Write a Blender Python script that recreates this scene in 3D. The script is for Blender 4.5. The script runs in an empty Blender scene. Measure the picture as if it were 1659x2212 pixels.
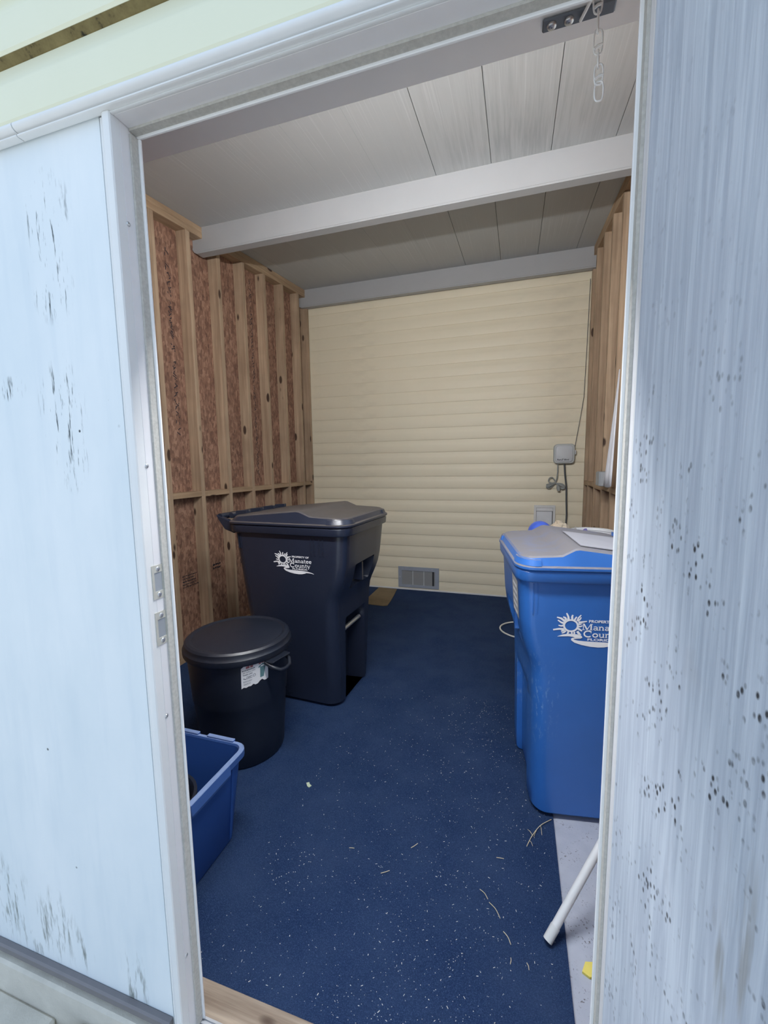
import bpy, bmesh, math, random
from mathutils import Vector, Matrix
R = random.Random(7)
PI = math.pi
sc = bpy.context.scene
COL = sc.collection

# ------------------------------------------------------------------ camera
cd = bpy.data.cameras.new('camera'); cam = bpy.data.objects.new('camera', cd); COL.objects.link(cam)
cd.sensor_fit = 'VERTICAL'; cd.sensor_height = 36.0; cd.sensor_width = 27.0
cd.lens = 905.95 / 2212 * 36.0
cd.clip_start = 0.02; cd.clip_end = 200
cr = Vector((0.95463297, 0.29746257, -0.01385359)); cu = Vector((-0.02089434, 0.11331757, 0.99333909)); cf = Vector((-0.29705105, 0.94798478, -0.11439197))
M = Matrix(((cr.x, cu.x, -cf.x, 0.3600), (cr.y, cu.y, -cf.y, -0.6708), (cr.z, cu.z, -cf.z, 1.335), (0, 0, 0, 1)))
cam.matrix_world = M
sc.camera = cam

# ------------------------------------------------------------------ world and exposure
w = bpy.data.worlds.new('world'); sc.world = w; w.use_nodes = True
bg = w.node_tree.nodes['Background']; bg.inputs[0].default_value = (0.60, 0.765, 1.0, 1); bg.inputs[1].default_value = 0.98
sd = bpy.data.lights.new('sun', 'SUN'); sun = bpy.data.objects.new('sun', sd); COL.objects.link(sun)
sd.energy = 3.4; sd.color = (1.0, 0.95, 0.87); sd.angle = math.radians(1.0)
sun.rotation_euler = Vector((-0.10, 0.62, 1.0)).to_track_quat('Z', 'Y').to_euler(); sun.location = (0, 4, 8)
sc.view_settings.view_transform = 'Standard'; sc.view_settings.look = 'None'
sc.view_settings.gamma = 1.0; sc.view_settings.use_curve_mapping = False
sc.view_settings.exposure = 0.35
sc.cycles.max_bounces = 12; sc.cycles.diffuse_bounces = 8; sc.cycles.transparent_max_bounces = 12
sc.cycles.use_denoising = True
sc.cycles.sample_clamp_indirect = 6.0

# ------------------------------------------------------------------ helpers
class MB:
    def __init__(s): s.v = []; s.f = []
    def add(s, vs, fs):
        b = len(s.v); s.v += [tuple(p) for p in vs]; s.f += [tuple(b + i for i in f) for f in fs]; return s
    def box(s, x0, x1, y0, y1, z0, z1):
        return s.add([(x0,y0,z0),(x1,y0,z0),(x1,y1,z0),(x0,y1,z0),(x0,y0,z1),(x1,y0,z1),(x1,y1,z1),(x0,y1,z1)],
                     [(0,3,2,1),(4,5,6,7),(0,1,5,4),(1,2,6,5),(2,3,7,6),(3,0,4,7)])
    def hexa(s, p):   # 8 corners ordered as box
        return s.add(p, [(0,3,2,1),(4,5,6,7),(0,1,5,4),(1,2,6,5),(2,3,7,6),(3,0,4,7)])
    def loft(s, secs, cap0=True, cap1=True, closed=True):
        n = len(secs[0]); vs = [p for q in secs for p in q]; fs = []
        for i in range(len(secs) - 1):
            for j in range(n if closed else n - 1):
                a = i*n + j; b = i*n + (j+1) % n
                fs.append((a, b, b + n, a + n))
        if cap0: fs.append(tuple(range(n))[::-1])
        if cap1: fs.append(tuple((len(secs)-1)*n + k for k in range(n)))
        return s.add(vs, fs)
    def tube(s, path, r, n=8, cap=True, closed=False):
        path = [Vector(p) for p in path]; m = len(path); secs = []
        up = Vector((0,0,1)); prev = None
        for i, p in enumerate(path):
            if closed: t = path[(i+1) % m] - path[i-1]
            else: t = path[min(i+1, m-1)] - path[max(i-1, 0)]
            t.normalize()
            if prev is None:
                a = t.cross(up)
                if a.length < 1e-3: a = t.cross(Vector((1,0,0)))
            else: a = prev - t * prev.dot(t)
            a.normalize(); prev = a.copy(); b = t.cross(a)
            rr = r[i] if isinstance(r, (list, tuple)) else r
            secs.append([p + a*rr*math.cos(2*PI*k/n) + b*rr*math.sin(2*PI*k/n) for k in range(n)])
        if closed: secs.append(secs[0]); cap = False
        return s.loft(secs, cap, cap)
    def lathe(s, prof, n=32, c=(0,0), cap0=False, cap1=False):
        secs = [[(c[0]+r*math.cos(2*PI*k/n), c[1]+r*math.sin(2*PI*k/n), z) for k in range(n)] for r, z in prof]
        return s.loft(secs, cap0, cap1)
    def prismx(s, poly, x0, x1):   # poly in (y,z)
        return s.loft([[(x0, y, z) for y, z in poly], [(x1, y, z) for y, z in poly]])
    def prismy(s, poly, y0, y1):   # poly in (x,z)
        return s.loft([[(x, y0, z) for x, z in poly], [(x, y1, z) for x, z in poly]])
    def prismz(s, poly, z0, z1):
        return s.loft([[(x, y, z0) for x, y in poly], [(x, y, z1) for x, y in poly]])
    def mesh(s, name, bevel=0.0, seg=1, smooth=None, fix=True):
        me = bpy.data.meshes.new(name); me.from_pydata(s.v, [], s.f); 
        if fix or bevel:
            bm = bmesh.new(); bm.from_mesh(me)
            if fix: bmesh.ops.recalc_face_normals(bm, faces=bm.faces[:])
            if bevel:
                es = [e for e in bm.edges if len(e.link_faces) == 2 and e.calc_face_angle(0) > 0.6]
                bmesh.ops.bevel(bm, geom=es, offset=bevel, segments=seg, affect='EDGES', clamp_overlap=True)
            bm.to_mesh(me); bm.free()
        if smooth:
            for p in me.polygons: p.use_smooth = True
            me.set_sharp_from_angle(angle=math.radians(smooth))
        return me

def obj(name, m, mat=None, parent=None, world=True, loc=None, rot=None, bevel=0.0, seg=1, smooth=None, fix=True):
    me = m if isinstance(m, bpy.types.Mesh) else m.mesh(name, bevel, seg, smooth, fix)
    if mat is not None and not me.materials: me.materials.append(mat)
    o = bpy.data.objects.new(name, me); COL.objects.link(o)
    if loc: o.location = loc
    if rot: o.rotation_euler = rot
    if parent is not None:
        o.parent = parent
        if world and parent.parent is None and parent.type == 'EMPTY': o.matrix_parent_inverse = parent.matrix_basis.inverted()
    return o
def empty(name, loc=(0,0,0), rz=0.0):
    o = bpy.data.objects.new(name, None); COL.objects.link(o); o.location = loc; o.rotation_euler = (0,0,rz)
    o.empty_display_size = 0.05
    o.matrix_basis = Matrix.Translation(loc) @ Matrix.Rotation(rz, 4, 'Z')
    return o
def tag(o, label=None, cat=None, group=None, kind=None):
    if label: o['label'] = label
    if cat: o['category'] = cat
    if group: o['group'] = group
    if kind: o['kind'] = kind
    return o
def struct(o, label, cat): return tag(o, label, cat, kind='structure')

# ------------------------------------------------------------------ node materials
class NT:
    def __init__(s, name, rough=0.5, metal=0.0, spec=0.5):
        s.m = bpy.data.materials.new(name); s.m.use_nodes = True; s.t = s.m.node_tree; s.n = s.t.nodes
        s.b = s.n['Principled BSDF']; s.b.inputs['Roughness'].default_value = rough; s.b.inputs['Metallic'].default_value = metal
        s.b.inputs['Specular IOR Level'].default_value = spec
        s._co = None
    def link(s, a, b): s.t.links.new(a, b)
    def co(s):
        if s._co is None: s._co = s.n.new('ShaderNodeTexCoord').outputs['Object']
        return s._co
    def mapc(s, scale=(1,1,1), rot=(0,0,0), loc=(0,0,0)):
        q = s.n.new('ShaderNodeMapping'); s.link(s.co(), q.inputs[0]); q.inputs['Scale'].default_value = scale
        q.inputs['Rotation'].default_value = rot; q.inputs['Location'].default_value = loc; return q.outputs[0]
    def noise(s, scale=5, detail=3, rough=0.55, vec=None, dist=0):
        q = s.n.new('ShaderNodeTexNoise'); q.inputs['Scale'].default_value = scale; q.inputs['Detail'].default_value = detail
        q.inputs['Roughness'].default_value = rough; q.inputs['Distortion'].default_value = dist
        s.link(vec if vec is not None else s.co(), q.inputs['Vector']); return q.outputs['Fac']
    def voro(s, scale=5, vec=None, feature='F1', out='Distance'):
        q = s.n.new('ShaderNodeTexVoronoi'); q.feature = feature; q.inputs['Scale'].default_value = scale
        s.link(vec if vec is not None else s.co(), q.inputs['Vector']); return q.outputs[out]
    def wave(s, scale, dist=0, direction='X', vec=None, detail=2, dscale=1):
        q = s.n.new('ShaderNodeTexWave'); q.wave_type = 'BANDS'; q.bands_direction = direction
        q.inputs['Scale'].default_value = scale; q.inputs['Distortion'].default_value = dist; q.inputs['Detail'].default_value = detail; q.inputs['Detail Scale'].default_value = dscale
        s.link(vec if vec is not None else s.co(), q.inputs['Vector']); return q.outputs['Fac']
    def ramp(s, fac, stops, interp='LINEAR'):
        q = s.n.new('ShaderNodeValToRGB'); q.color_ramp.interpolation = interp; e = q.color_ramp.elements
        while len(e) < len(stops): e.new(0.5)
        for k, (p, c) in enumerate(stops):
            e[k].position = p; e[k].color = (c, c, c, 1) if isinstance(c, (int, float)) else (*c, 1)
        s.link(fac, q.inputs[0]); return q.outputs[0]
    def mix(s, fac, a, b, mode='MIX'):
        q = s.n.new('ShaderNodeMix'); q.data_type = 'RGBA'; q.blend_type = mode
        for sock, val in ((q.inputs[0], fac), (q.inputs[6], a), (q.inputs[7], b)):
            if isinstance(val, (int, float)): sock.default_value = val
            elif isinstance(val, tuple): sock.default_value = (*val, 1)
            else: s.link(val, sock)
        return q.outputs[2]
    def math(s, op, a, b=None, clamp=False):
        q = s.n.new('ShaderNodeMath'); q.operation = op; q.use_clamp = clamp
        for k, val in enumerate((a, b)):
            if val is None: continue
            if isinstance(val, (int, float)): q.inputs[k].default_value = val
            else: s.link(val, q.inputs[k])
        return q.outputs[0]
    def blob(s, c, r):   # 1 inside an ellipsoid patch, fading to 0 at its border
        v = s.n.new('ShaderNodeVectorMath'); v.operation = 'SUBTRACT'; s.link(s.co(), v.inputs[0]); v.inputs[1].default_value = c
        d = s.n.new('ShaderNodeVectorMath'); d.operation = 'DIVIDE'; s.link(v.outputs[0], d.inputs[0]); d.inputs[1].default_value = r
        l = s.n.new('ShaderNodeVectorMath'); l.operation = 'LENGTH'; s.link(d.outputs[0], l.inputs[0])
        return s.math('SUBTRACT', 1.0, l.outputs['Value'], True)
    def up(s):  # how far a face looks up in the thing's own space
        g = s.n.new('ShaderNodeNewGeometry'); v = s.n.new('ShaderNodeVectorTransform'); v.vector_type = 'NORMAL'; v.convert_from = 'WORLD'; v.convert_to = 'OBJECT'
        s.link(g.outputs['True Normal'], v.inputs[0]); x = s.n.new('ShaderNodeSeparateXYZ'); s.link(v.outputs[0], x.inputs[0]); return x.outputs[2]
    def col(s, c):
        if isinstance(c, tuple): s.b.inputs['Base Color'].default_value = (*c, 1)
        else: s.link(c, s.b.inputs['Base Color'])
        return s
    def rgh(s, c): s.link(c, s.b.inputs['Roughness']); return s
    def bump(s, h, strength=0.3, dist=0.01):
        q = s.n.new('ShaderNodeBump'); q.inputs['Strength'].default_value = strength; q.inputs['Distance'].default_value = dist
        s.link(h, q.inputs['Height']); s.link(q.outputs[0], s.b.inputs['Normal']); return s

def plain(name, c, rough=0.5, metal=0.0, var=0.12, scale=18, bump=0.0, spec=0.5):
    t = NT(name, rough, metal, spec); n = t.noise(scale, 4)
    t.col(t.mix(n, tuple(x*(1-var) for x in c), tuple(min(1, x*(1+var)) for x in c)))
    if bump: t.bump(t.noise(scale*12, 2), bump, 0.002)
    return t.m

def m_wood(name, c1, c2, axis='Z'):
    t = NT(name, 0.75); sx = {'Z': (38,38,1.6), 'Y': (38,1.6,38), 'X': (1.6,38,38)}[axis]
    n = t.noise(1.0, 5, 0.6, t.mapc(sx)); k = t.voro(1.0, t.mapc({'Z':(10,10,4.0),'Y':(10,4.0,10),'X':(4.0,10,10)}[axis]))
    c = t.ramp(n, [(0.3, c1), (0.7, c2)])
    c = t.mix(t.ramp(k, [(0.13, 1.0), (0.18, 0.0)]), c, (0.05, 0.025, 0.015))
    c = t.mix(t.ramp(t.noise(3.0, 3), [(0.45, 0.0), (0.7, 0.35)]), c, tuple(x*0.6 for x in c1))
    t.col(c); t.bump(n, 0.2, 0.003); return t.m
STUD = m_wood('stud_pine', (0.31, 0.215, 0.14), (0.54, 0.405, 0.275))
PLATE = m_wood('plate_pine', (0.32, 0.215, 0.13), (0.50, 0.36, 0.23), 'Y')
SILLW = m_wood('sill_wood', (0.17, 0.12, 0.085), (0.58, 0.48, 0.38), 'X')
def m_osb():
    t = NT('osb_sheathing', 0.7)
    a = t.voro(52, t.mapc((1, 1, 0.45), (0.6, 0, 0)), out='Color'); b = t.voro(75, t.mapc((1, 1, 0.5), (-0.8, 0, 0)), out='Color')
    q = t.mix(0.5, a, b); h = t.n.new('ShaderNodeRGBToBW'); t.link(q, h.inputs[0])
    c = t.ramp(h.outputs[0], [(0.2, (0.16, 0.085, 0.058)), (0.5, (0.27, 0.148, 0.10)), (0.8, (0.42, 0.255, 0.175))])
    c = t.mix(t.ramp(t.noise(120, 2), [(0.68, 0.0), (0.74, 0.4)]), c, (0.6, 0.42, 0.3))
    t.col(c); t.bump(h.outputs[0], 0.25, 0.003); return t.m
OSB = m_osb()
def m_carpet():
    t = NT('carpet_blue', 0.95, spec=0.2); n = t.noise(420, 2, 0.7); b = t.noise(5, 4)
    c = t.ramp(n, [(0.25, (0.005, 0.015, 0.058)), (0.55, (0.017, 0.043, 0.122)), (0.8, (0.075, 0.135, 0.27))])
    c = t.mix(t.ramp(b, [(0.35, 0.0), (0.75, 0.5)]), c, (0.042, 0.078, 0.165))
    t.col(c); t.bump(n, 0.9, 0.006); return t.m
CARPET = m_carpet()
def m_floor():
    t = NT('painted_concrete', 0.8); s1 = t.ramp(t.noise(150, 3, 0.6), [(0.60, 0.0), (0.66, 0.9)]); g = t.ramp(t.noise(13, 4), [(0.46, 0.0), (0.60, 1.0)])
    c = t.mix(t.noise(14, 3), (0.31, 0.345, 0.43), (0.45, 0.485, 0.57)); c = t.mix(t.math('MULTIPLY', s1, g), c, (0.10, 0.09, 0.09)); t.col(c); t.bump(t.noise(80, 3), 0.25, 0.004); return t.m
FLOOR = m_floor()
CREAM = None
def m_siding(name, c1, c2, dirt=None):
    t = NT(name, 0.5); c = t.mix(t.noise(4, 4), c1, c2)
    c = t.mix(t.ramp(t.noise(2.2, 5, 0.65, t.mapc((1, 1, 2.2))), [(0.55, 0.0), (0.8, 0.28)]), c, tuple(x*0.62 for x in c1))
    t.col(c); t.bump(t.noise(1.0, 3, 0.6, t.mapc((5, 60, 160))), 0.12, 0.002); return t
CREAM = m_siding('cream_siding', (0.78, 0.71, 0.535), (0.84, 0.775, 0.60)).m
t = m_siding('eave_siding', (0.74, 0.74, 0.55), (0.80, 0.80, 0.62))
EAVE = t.m
def m_ceiling():
    t = NT('ceiling_panel', 0.55)
    l = t.ramp(t.noise(1.0, 2, 0.5, t.mapc((190, 1.2, 1))), [(0.60, 0.0), (0.68, 0.55)])
    st = t.math('MULTIPLY', t.ramp(t.noise(1.0, 4, 0.6, t.mapc((55, 2.5, 1))), [(0.42, 0.0), (0.66, 1.0)]),
                t.math('ADD', t.math('MULTIPLY', t.blob((0.35, 1.75, 2.96), (0.75, 0.75, 0.6)), 1.2), t.math('MULTIPLY', t.blob((0.2, 3.35, 3.1), (0.5, 0.35, 0.6)), 0.5)))
    c = t.mix(l, (0.46, 0.475, 0.475), (0.58, 0.595, 0.595)); c = t.mix(t.math('MULTIPLY', st, 0.34), c, (0.19, 0.20, 0.205)); t.col(c); return t.m
CEIL = m_ceiling()
WHITE = plain('white_aluminium', (0.76, 0.77, 0.77), 0.38, 0.0, 0.04)
BEAM = plain('beam_white', (0.39, 0.40, 0.41), 0.45, 0, 0.05, 6)
STOPW = plain('stop_white', (0.86, 0.86, 0.86), 0.35, 0, 0.03)
JAMB = plain('jamb_grey_white', (0.78, 0.77, 0.78), 0.4, 0, 0.05)
PILE = plain('weatherstrip_grey', (0.57, 0.555, 0.51), 0.95, 0, 0.25, 160, 0.5)
SCREW = plain('screw_steel', (0.62, 0.63, 0.64), 0.3, 0.8, 0.1)
STRIKE = plain('strike_plate_metal', (0.62, 0.61, 0.54), 0.45, 0.3, 0.15, 60)
HOLE = plain('dark_hollow', (0.10, 0.11, 0.12), 0.8)
GALV = plain('galvanised_grey', (0.40, 0.43, 0.46), 0.45, 0.3, 0.15)
THRESH = plain('threshold_aluminium', (0.55, 0.57, 0.60), 0.4, 0.5, 0.1)
DARK = plain('dark_gap', (0.03, 0.03, 0.035), 0.9)
CONC = plain('concrete_beige', (0.60, 0.57, 0.50), 0.9, 0, 0.25, 12, 0.5)
CONCD = plain('concrete_dark', (0.20, 0.19, 0.175), 0.9, 0, 0.3, 14, 0.5)
INK = plain('stamp_ink', (0.025, 0.025, 0.035), 0.8)

def m_panel():   # weathered white paint with mildew streaks of the left exterior panel
    t = NT('weathered_white_panel', 0.55)
    c = t.mix(t.ramp(t.noise(2.4, 4, 0.6, t.mapc((1.6, 1, 0.8))), [(0.35, 0.0), (0.7, 1.0)]), (0.70, 0.77, 0.81), (0.80, 0.845, 0.87))
    c = t.mix(t.ramp(t.noise(1.0, 4, 0.6, t.mapc((22, 1, 2.2))), [(0.5, 0.0), (0.8, 0.35)]), c, (0.58, 0.67, 0.74))
    fine = t.ramp(t.noise(1.0, 4, 0.75, t.mapc((85, 1, 9))), [(0.55, 0.0), (0.63, 1.0)])
    m = None
    for cc, rr in (((-0.50,-.045,1.815),(.075,.2,.09)), ((-0.50,-.045,1.70),(.07,.2,.10)), ((-0.508,-.045,1.445),(.075,.2,.13)), ((-0.49,-.045,1.36),(.05,.2,.09)), ((-0.645,-.045,1.50),(.05,.2,.03))):
        b = t.blob(cc, rr); m = b if m is None else t.math('MAXIMUM', m, b)
    f1 = t.math('MULTIPLY', fine, t.ramp(m, [(0.08, 0.0), (0.5, 1.0)]))
    c = t.mix(t.math('MULTIPLY', f1, 0.95), c, (0.03, 0.045, 0.05))
    m2 = None
    for cc, rr in (((-0.87,-.045,.23),(.12,.2,.16)), ((-0.78,-.045,.17),(.10,.2,.10)), ((-0.70,-.045,.21),(.09,.2,.13)), ((-0.455,-.045,.15),(.05,.2,.13)), ((-.62,-.045,.17),(.05,.2,.08))):
        b = t.blob(cc, rr); m2 = b if m2 is None else t.math('MAXIMUM', m2, b)
    f2 = t.math('MULTIPLY', t.ramp(t.noise(1.0, 4, 0.7, t.mapc((48, 1, 7))), [(0.52, 0.0), (0.66, 1.0)]), t.ramp(m2, [(0.1, 0.0), (0.6, 1.0)]))
    c = t.mix(t.math('MULTIPLY', f2, 0.8), c, (0.10, 0.115, 0.09))
    sp = t.math('MULTIPLY', t.ramp(t.voro(14), [(0.035, 1.0), (0.05, 0.0)]), t.ramp(t.noise(3, 2), [(0.55, 0.0), (0.6, 1.0)]))
    c = t.mix(sp, c, (0.05, 0.06, 0.07)); t.col(c)
    t.bump(t.noise(1.0, 3, 0.6, t.mapc((90, 1, 10))), 0.08, 0.002); return t.m
PANEL = m_panel()
def m_door():   # door's inner face: brushed white paint, paler vertical grain, mould specks
    t = NT('brushed_white_door', 0.6)
    g = t.noise(1.0, 4, 0.6, t.mapc((105, 1, 4.2)), 0.35); g2 = t.noise(1.0, 3, 0.6, t.mapc((34, 1, 2.5)))
    c = t.mix(t.ramp(g, [(0.4, 0.0), (0.75, 1.0)]), (0.44, 0.49, 0.565), (0.68, 0.735, 0.80))
    c = t.mix(t.ramp(g2, [(0.4, 0.0), (0.8, 0.45)]), c, (0.56, 0.59, 0.67))
    low = t.n.new('ShaderNodeSeparateXYZ'); t.link(t.co(), low.inputs[0])
    zone = t.ramp(t.math('DIVIDE', low.outputs[2], 1.95), [(0.30, 0.55), (0.50, 1.0), (0.66, 1.0), (0.74, 0.25), (0.9, 0.1)])
    spots = t.ramp(t.voro(135, t.mapc((1, 1, 0.62))), [(0.18, 1.0), (0.36, 0.0)])
    cl = t.ramp(t.noise(15, 4, 0.65), [(0.50, 0.0), (0.60, 1.0)])
    c = t.mix(t.math('MULTIPLY', t.math('MULTIPLY', spots, cl), zone), c, (0.055, 0.055, 0.06))
    haze = t.math('MULTIPLY', t.ramp(t.noise(11, 4, 0.6, t.mapc((1.5, 1, .7))), [(0.6, 0.0), (0.75, 0.35)]), zone)
    c = t.mix(haze, c, (0.42, 0.41, 0.43))
    st = t.math('MULTIPLY', t.ramp(t.noise(1.0, 3, 0.6, t.mapc((46, 1, 5), (0, 0.25, 0))), [(0.5, 0.0), (0.6, 1.0)]), t.ramp(t.blob((0.235, 0, 0.93), (.05, .3, .13)), [(0.15, 0.0), (0.6, 0.55)]))
    c = t.mix(st, c, (0.26, 0.24, 0.21))
    t.col(c); t.bump(g, 0.25, 0.003); return t.m
DOOR = m_door()

def m_plastic(name, c, rough=0.42, dust=None, amt=0.0, lo=0.55, pale_marks=None):
    t = NT(name, rough, spec=0.75); k = t.mix(t.noise(7, 3), tuple(x*0.9 for x in c), tuple(x*1.1 for x in c))
    if pale_marks:
        cc, rr, sc_ = pale_marks
        s1 = t.math('MULTIPLY', t.ramp(t.noise(1.0, 4, 0.7, t.mapc((90, 90, 28), (0, .5, 0))), [(0.55, 0.0), (0.68, 1.0)]), t.ramp(t.blob(cc, rr), [(0.1, 0.0), (0.6, 0.8)]))
        k = t.mix(s1, k, sc_)
    if dust:
        f = t.math('MULTIPLY', t.ramp(t.up(), [(lo, 0.0), (lo+0.25, 1.0)]), t.math('MULTIPLY', t.ramp(t.noise(9, 5, 0.65), [(0.25, 0.75), (0.5, 1.0)]), amt))
        k = t.mix(f, k, dust)
        t.rgh(t.math('ADD', t.math('MULTIPLY', f, 0.3), rough))
    t.col(k); t.bump(t.noise(260, 2), 0.08, 0.001); return t.m
BLACK = m_plastic('charcoal_cart_plastic', (0.017, 0.023, 0.043), 0.27)
BLACKL = m_plastic('charcoal_lid_plastic', (0.017, 0.023, 0.043), 0.32, (0.10, 0.085, 0.075), 0.7)
BLUE = m_plastic('blue_cart_plastic', (0.030, 0.150, 0.50), 0.36, pale_marks=((0.20, 0.0, 0.47), (0.16, 0.5, 0.32), (0.25, 0.42, 0.68)))  # paler blue streaky patch on the lower body
BLUEL = m_plastic('blue_lid_plastic', (0.030, 0.150, 0.50), 0.34, (0.175, 0.168, 0.185), 1.0, 0.5)
CAN = m_plastic('black_can_plastic', (0.007, 0.011, 0.022), 0.45)
BIN = m_plastic('bin_blue_plastic', (0.020, 0.085, 0.33), 0.5)
BINR = m_plastic('bin_rim_worn_plastic', (0.04, 0.11, 0.34), 0.55, (0.28, 0.36, 0.52), 0.5, 0.3)
LOGOW = plain('logo_white', (0.92, 0.93, 0.95), 0.5, 0, 0.02)
def m_glass():
    t = NT('window_glass'); n = t.n; out = n['Material Output']; tr = n.new('ShaderNodeBsdfTransparent'); gl = n.new('ShaderNodeBsdfGlossy'); gl.inputs['Roughness'].default_value = 0.02
    mx = n.new('ShaderNodeMixShader'); mx.inputs[0].default_value = 0.07; t.link(tr.outputs[0], mx.inputs[1]); t.link(gl.outputs[0], mx.inputs[2]); t.link(mx.outputs[0], out.inputs[0]); return t.m
GLASS = m_glass()

# ------------------------------------------------------------------ measured room
XL, XRT = -1.850, 1.050          # sheathing faces
SL, SR = -1.766, 0.957           # stud faces
YB = 3.556                       # back wall
def cz(y): return 2.805 + 0.0954 * y
OL, OR, OT = -0.306, 0.498, 1.929   # clear opening between the door stops (plane y = 0)

# ---- ground and floor
g = obj('ground', MB().box(-14, 14, -14, 14, -0.30, -0.16), CONC); struct(g, 'pale concrete ground outside the shed', 'ground')
f = obj('floor', MB().box(-1.95, 1.14, 0.0, 3.70, -0.20, -0.004), FLOOR); struct(f, 'white painted concrete shed floor with dark dirt specks', 'floor')
carpet = obj('carpet', MB().box(SL - 0.08, 0.523, 0.093, YB - 0.012, -0.004, 0.004), CARPET); tag(carpet, 'dark blue carpet laid over most of the shed floor', 'carpet')

# ---- back wall with lapped siding
wb = obj('wall_back', MB().box(XL - 0.1, XRT + 0.1, YB + 0.012, YB + 0.13, -0.2, 3.5), CREAM); struct(wb, 'cream lapped siding wall at the back of the shed', 'wall')
EX = 0.121
prof = [(0.012, -0.004), (-0.013, -0.004), (-0.015, 0.002), (-0.0125, 0.062), (-0.0115, 0.074), (-0.0075, 0.094), (-0.006, EX + 0.004), (0.012, EX + 0.004)]
pm = MB().prismx([(y, z) for y, z in prof], XL, XRT).mesh('siding_plank', smooth=25)
pm.materials.append(CREAM)
for k in range(27):
    obj('siding_plank', pm, None, wb, loc=(0, YB, -0.003 + EX*k))
bb = obj('baseboard_back', MB().box(SL, SR, YB - 0.022, YB - 0.015, 0.0, 0.017), WHITE); struct(bb, 'thin white starter strip along foot of the cream siding', 'trim')

# ---- side walls
def side_wall(side):
    s = -1 if side == 'left' else 1
    xs, xf = (XL, SL) if s < 0 else (XRT, SR)
    wl = empty('wall_' + side, (xs, 1.8, 0))
    struct(wl, 'left shed wall of bare pine studs and red-brown flake board' if s < 0 else 'right shed wall of bare pine studs and flake board', 'wall')
    def panel(y0, y1, z0, z1, slope=False):
        zt0, zt1 = (cz(y0)+.05, cz(y1)+.05) if slope else (z1, z1)
        xa, xb = sorted((xs, xs + s*0.012))
        obj('sheathing_panel', MB().hexa([(xa,y0,z0),(xb,y0,z0),(xb,y1,z0),(xa,y1,z0),(xa,y0,zt0),(xb,y0,zt0),(xb,y1,zt1),(xa,y1,zt1)]), OSB, wl)
    if s < 0:
        for y0, y1 in ((0.0, 1.203), (1.206, 2.422), (2.425, 3.568)): panel(y0, y1, -0.05, 0, True)
    else:
        panel(0.0, 0.33, -0.05, 0, True); panel(0.33, 2.06, -0.05, 1.16); panel(0.33, 2.06, 2.35, 0, True); panel(2.06, 3.568, -0.05, 0, True)
    xa, xb = sorted((xs - s*0.001, xf))
    ys = [0.06] + [1.506 + 0.3023*k for k in range(-4, 7)] + [3.518]
    for y in ys:
        if s > 0 and 0.35 < y < 2.04:
            segs = ((0.038, 1.122), (2.39, cz(y) - 0.075))
        else: segs = ((0.038, cz(y) - 0.075),)
        for z0, z1 in segs:
            obj('stud', MB().box(xa, xb, y - 0.019, y + 0.019, z0, z1), STUD, wl, bevel=0.002)
    for a, b in zip(ys[:-1], ys[1:]):
        dz = R.uniform(-.004, .004)
        obj('blocking', MB().box(xa, xb, a + 0.0192, b - 0.0192, 1.122 + dz, 1.160 + dz), PLATE, wl, bevel=0.002)
    obj('bottom_plate', MB().box(xa, xb, 0.02, 3.54, 0.0, 0.0378), PLATE, wl)
    for k in range(2):
        d0, d1 = 0.0745 - 0.037*k, 0.0745 - 0.037*(k+1) + 0.0004
        obj('top_plate', MB().hexa([(xa,.02,cz(.02)-d0),(xb,.02,cz(.02)-d0),(xb,3.54,cz(3.54)-d0),(xa,3.54,cz(3.54)-d0),(xa,.02,cz(.02)-d1),(xb,.02,cz(.02)-d1),(xb,3.54,cz(3.54)-d1),(xa,3.54,cz(3.54)-d1)]), PLATE, wl, bevel=0.002)
    if s > 0:  # framing for the added, unseen window
        for yy in (0.35, 2.04): obj('window_stud', MB().box(xa, xb, yy - 0.019, yy + 0.019, 1.164, 2.35), STUD, wl)
        obj('window_header', MB().box(xa, xb, 0.33, 2.06, 2.3505, 2.3895), PLATE, wl)
    return wl
WL = side_wall('left'); WR = side_wall('right')

def scribble(parent, pts, wdt):   # illegible mill stamp: short dark strokes lying on the board, x = plane
    m = MB(); x = XL + 0.0008
    for (y0, z0, y1, z1) in pts:
        dy, dz = y1 - y0, z1 - z0; L = math.hypot(dy, dz) or 1; ny, nz = -dz/L*wdt/2, dy/L*wdt/2
        m.add([(x, y0+ny, z0+nz), (x, y1+ny, z1+nz), (x, y1-ny, z1-nz), (x, y0-ny, z0-nz)], [(0,1,2,3)])
    return m
def stamp_rows(y0, y1, z0, z1, rows, dens):
    pts = []
    for r_ in range(rows):
        z = z1 - (z1 - z0)*(r_ + 0.5)/rows; hh = (z1 - z0)/rows*0.6; y = y0
        end = y1 - R.uniform(0, .3)*(y1 - y0)
        while y < end:
            d = R.uniform(.35, .9)*dens
            pts.append((y, z + R.uniform(-.5, .1)*hh, y + d*R.uniform(-.2, .6), z + R.uniform(0, .5)*hh)); y += d*0.55
    return pts
obj('mill_stamp', scribble(WL, stamp_rows(1.64, 1.79, .475, .575, 5, .012), .0045), INK, WL, fix=False)
obj('mill_stamp', scribble(WL, stamp_rows(1.955, 2.07, .535, .59, 2, .016), .008), INK, WL, fix=False)
pts = []
for (yc, z0, z1, sp) in ((1.700, 1.55, 2.75, .02), (2.30, .5, .58, .02), (2.615, 1.25, 2.9, .016)):
    z = z0
    while z < z1:
        if R.random() < .78:
            pts.append((yc + R.uniform(-sp, sp), z, yc + R.uniform(-sp, sp), z + R.uniform(.006, .022)))
        z += R.uniform(.008, .018)
obj('mill_stamp', scribble(WL, pts, .006), INK, WL, fix=False)

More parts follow.
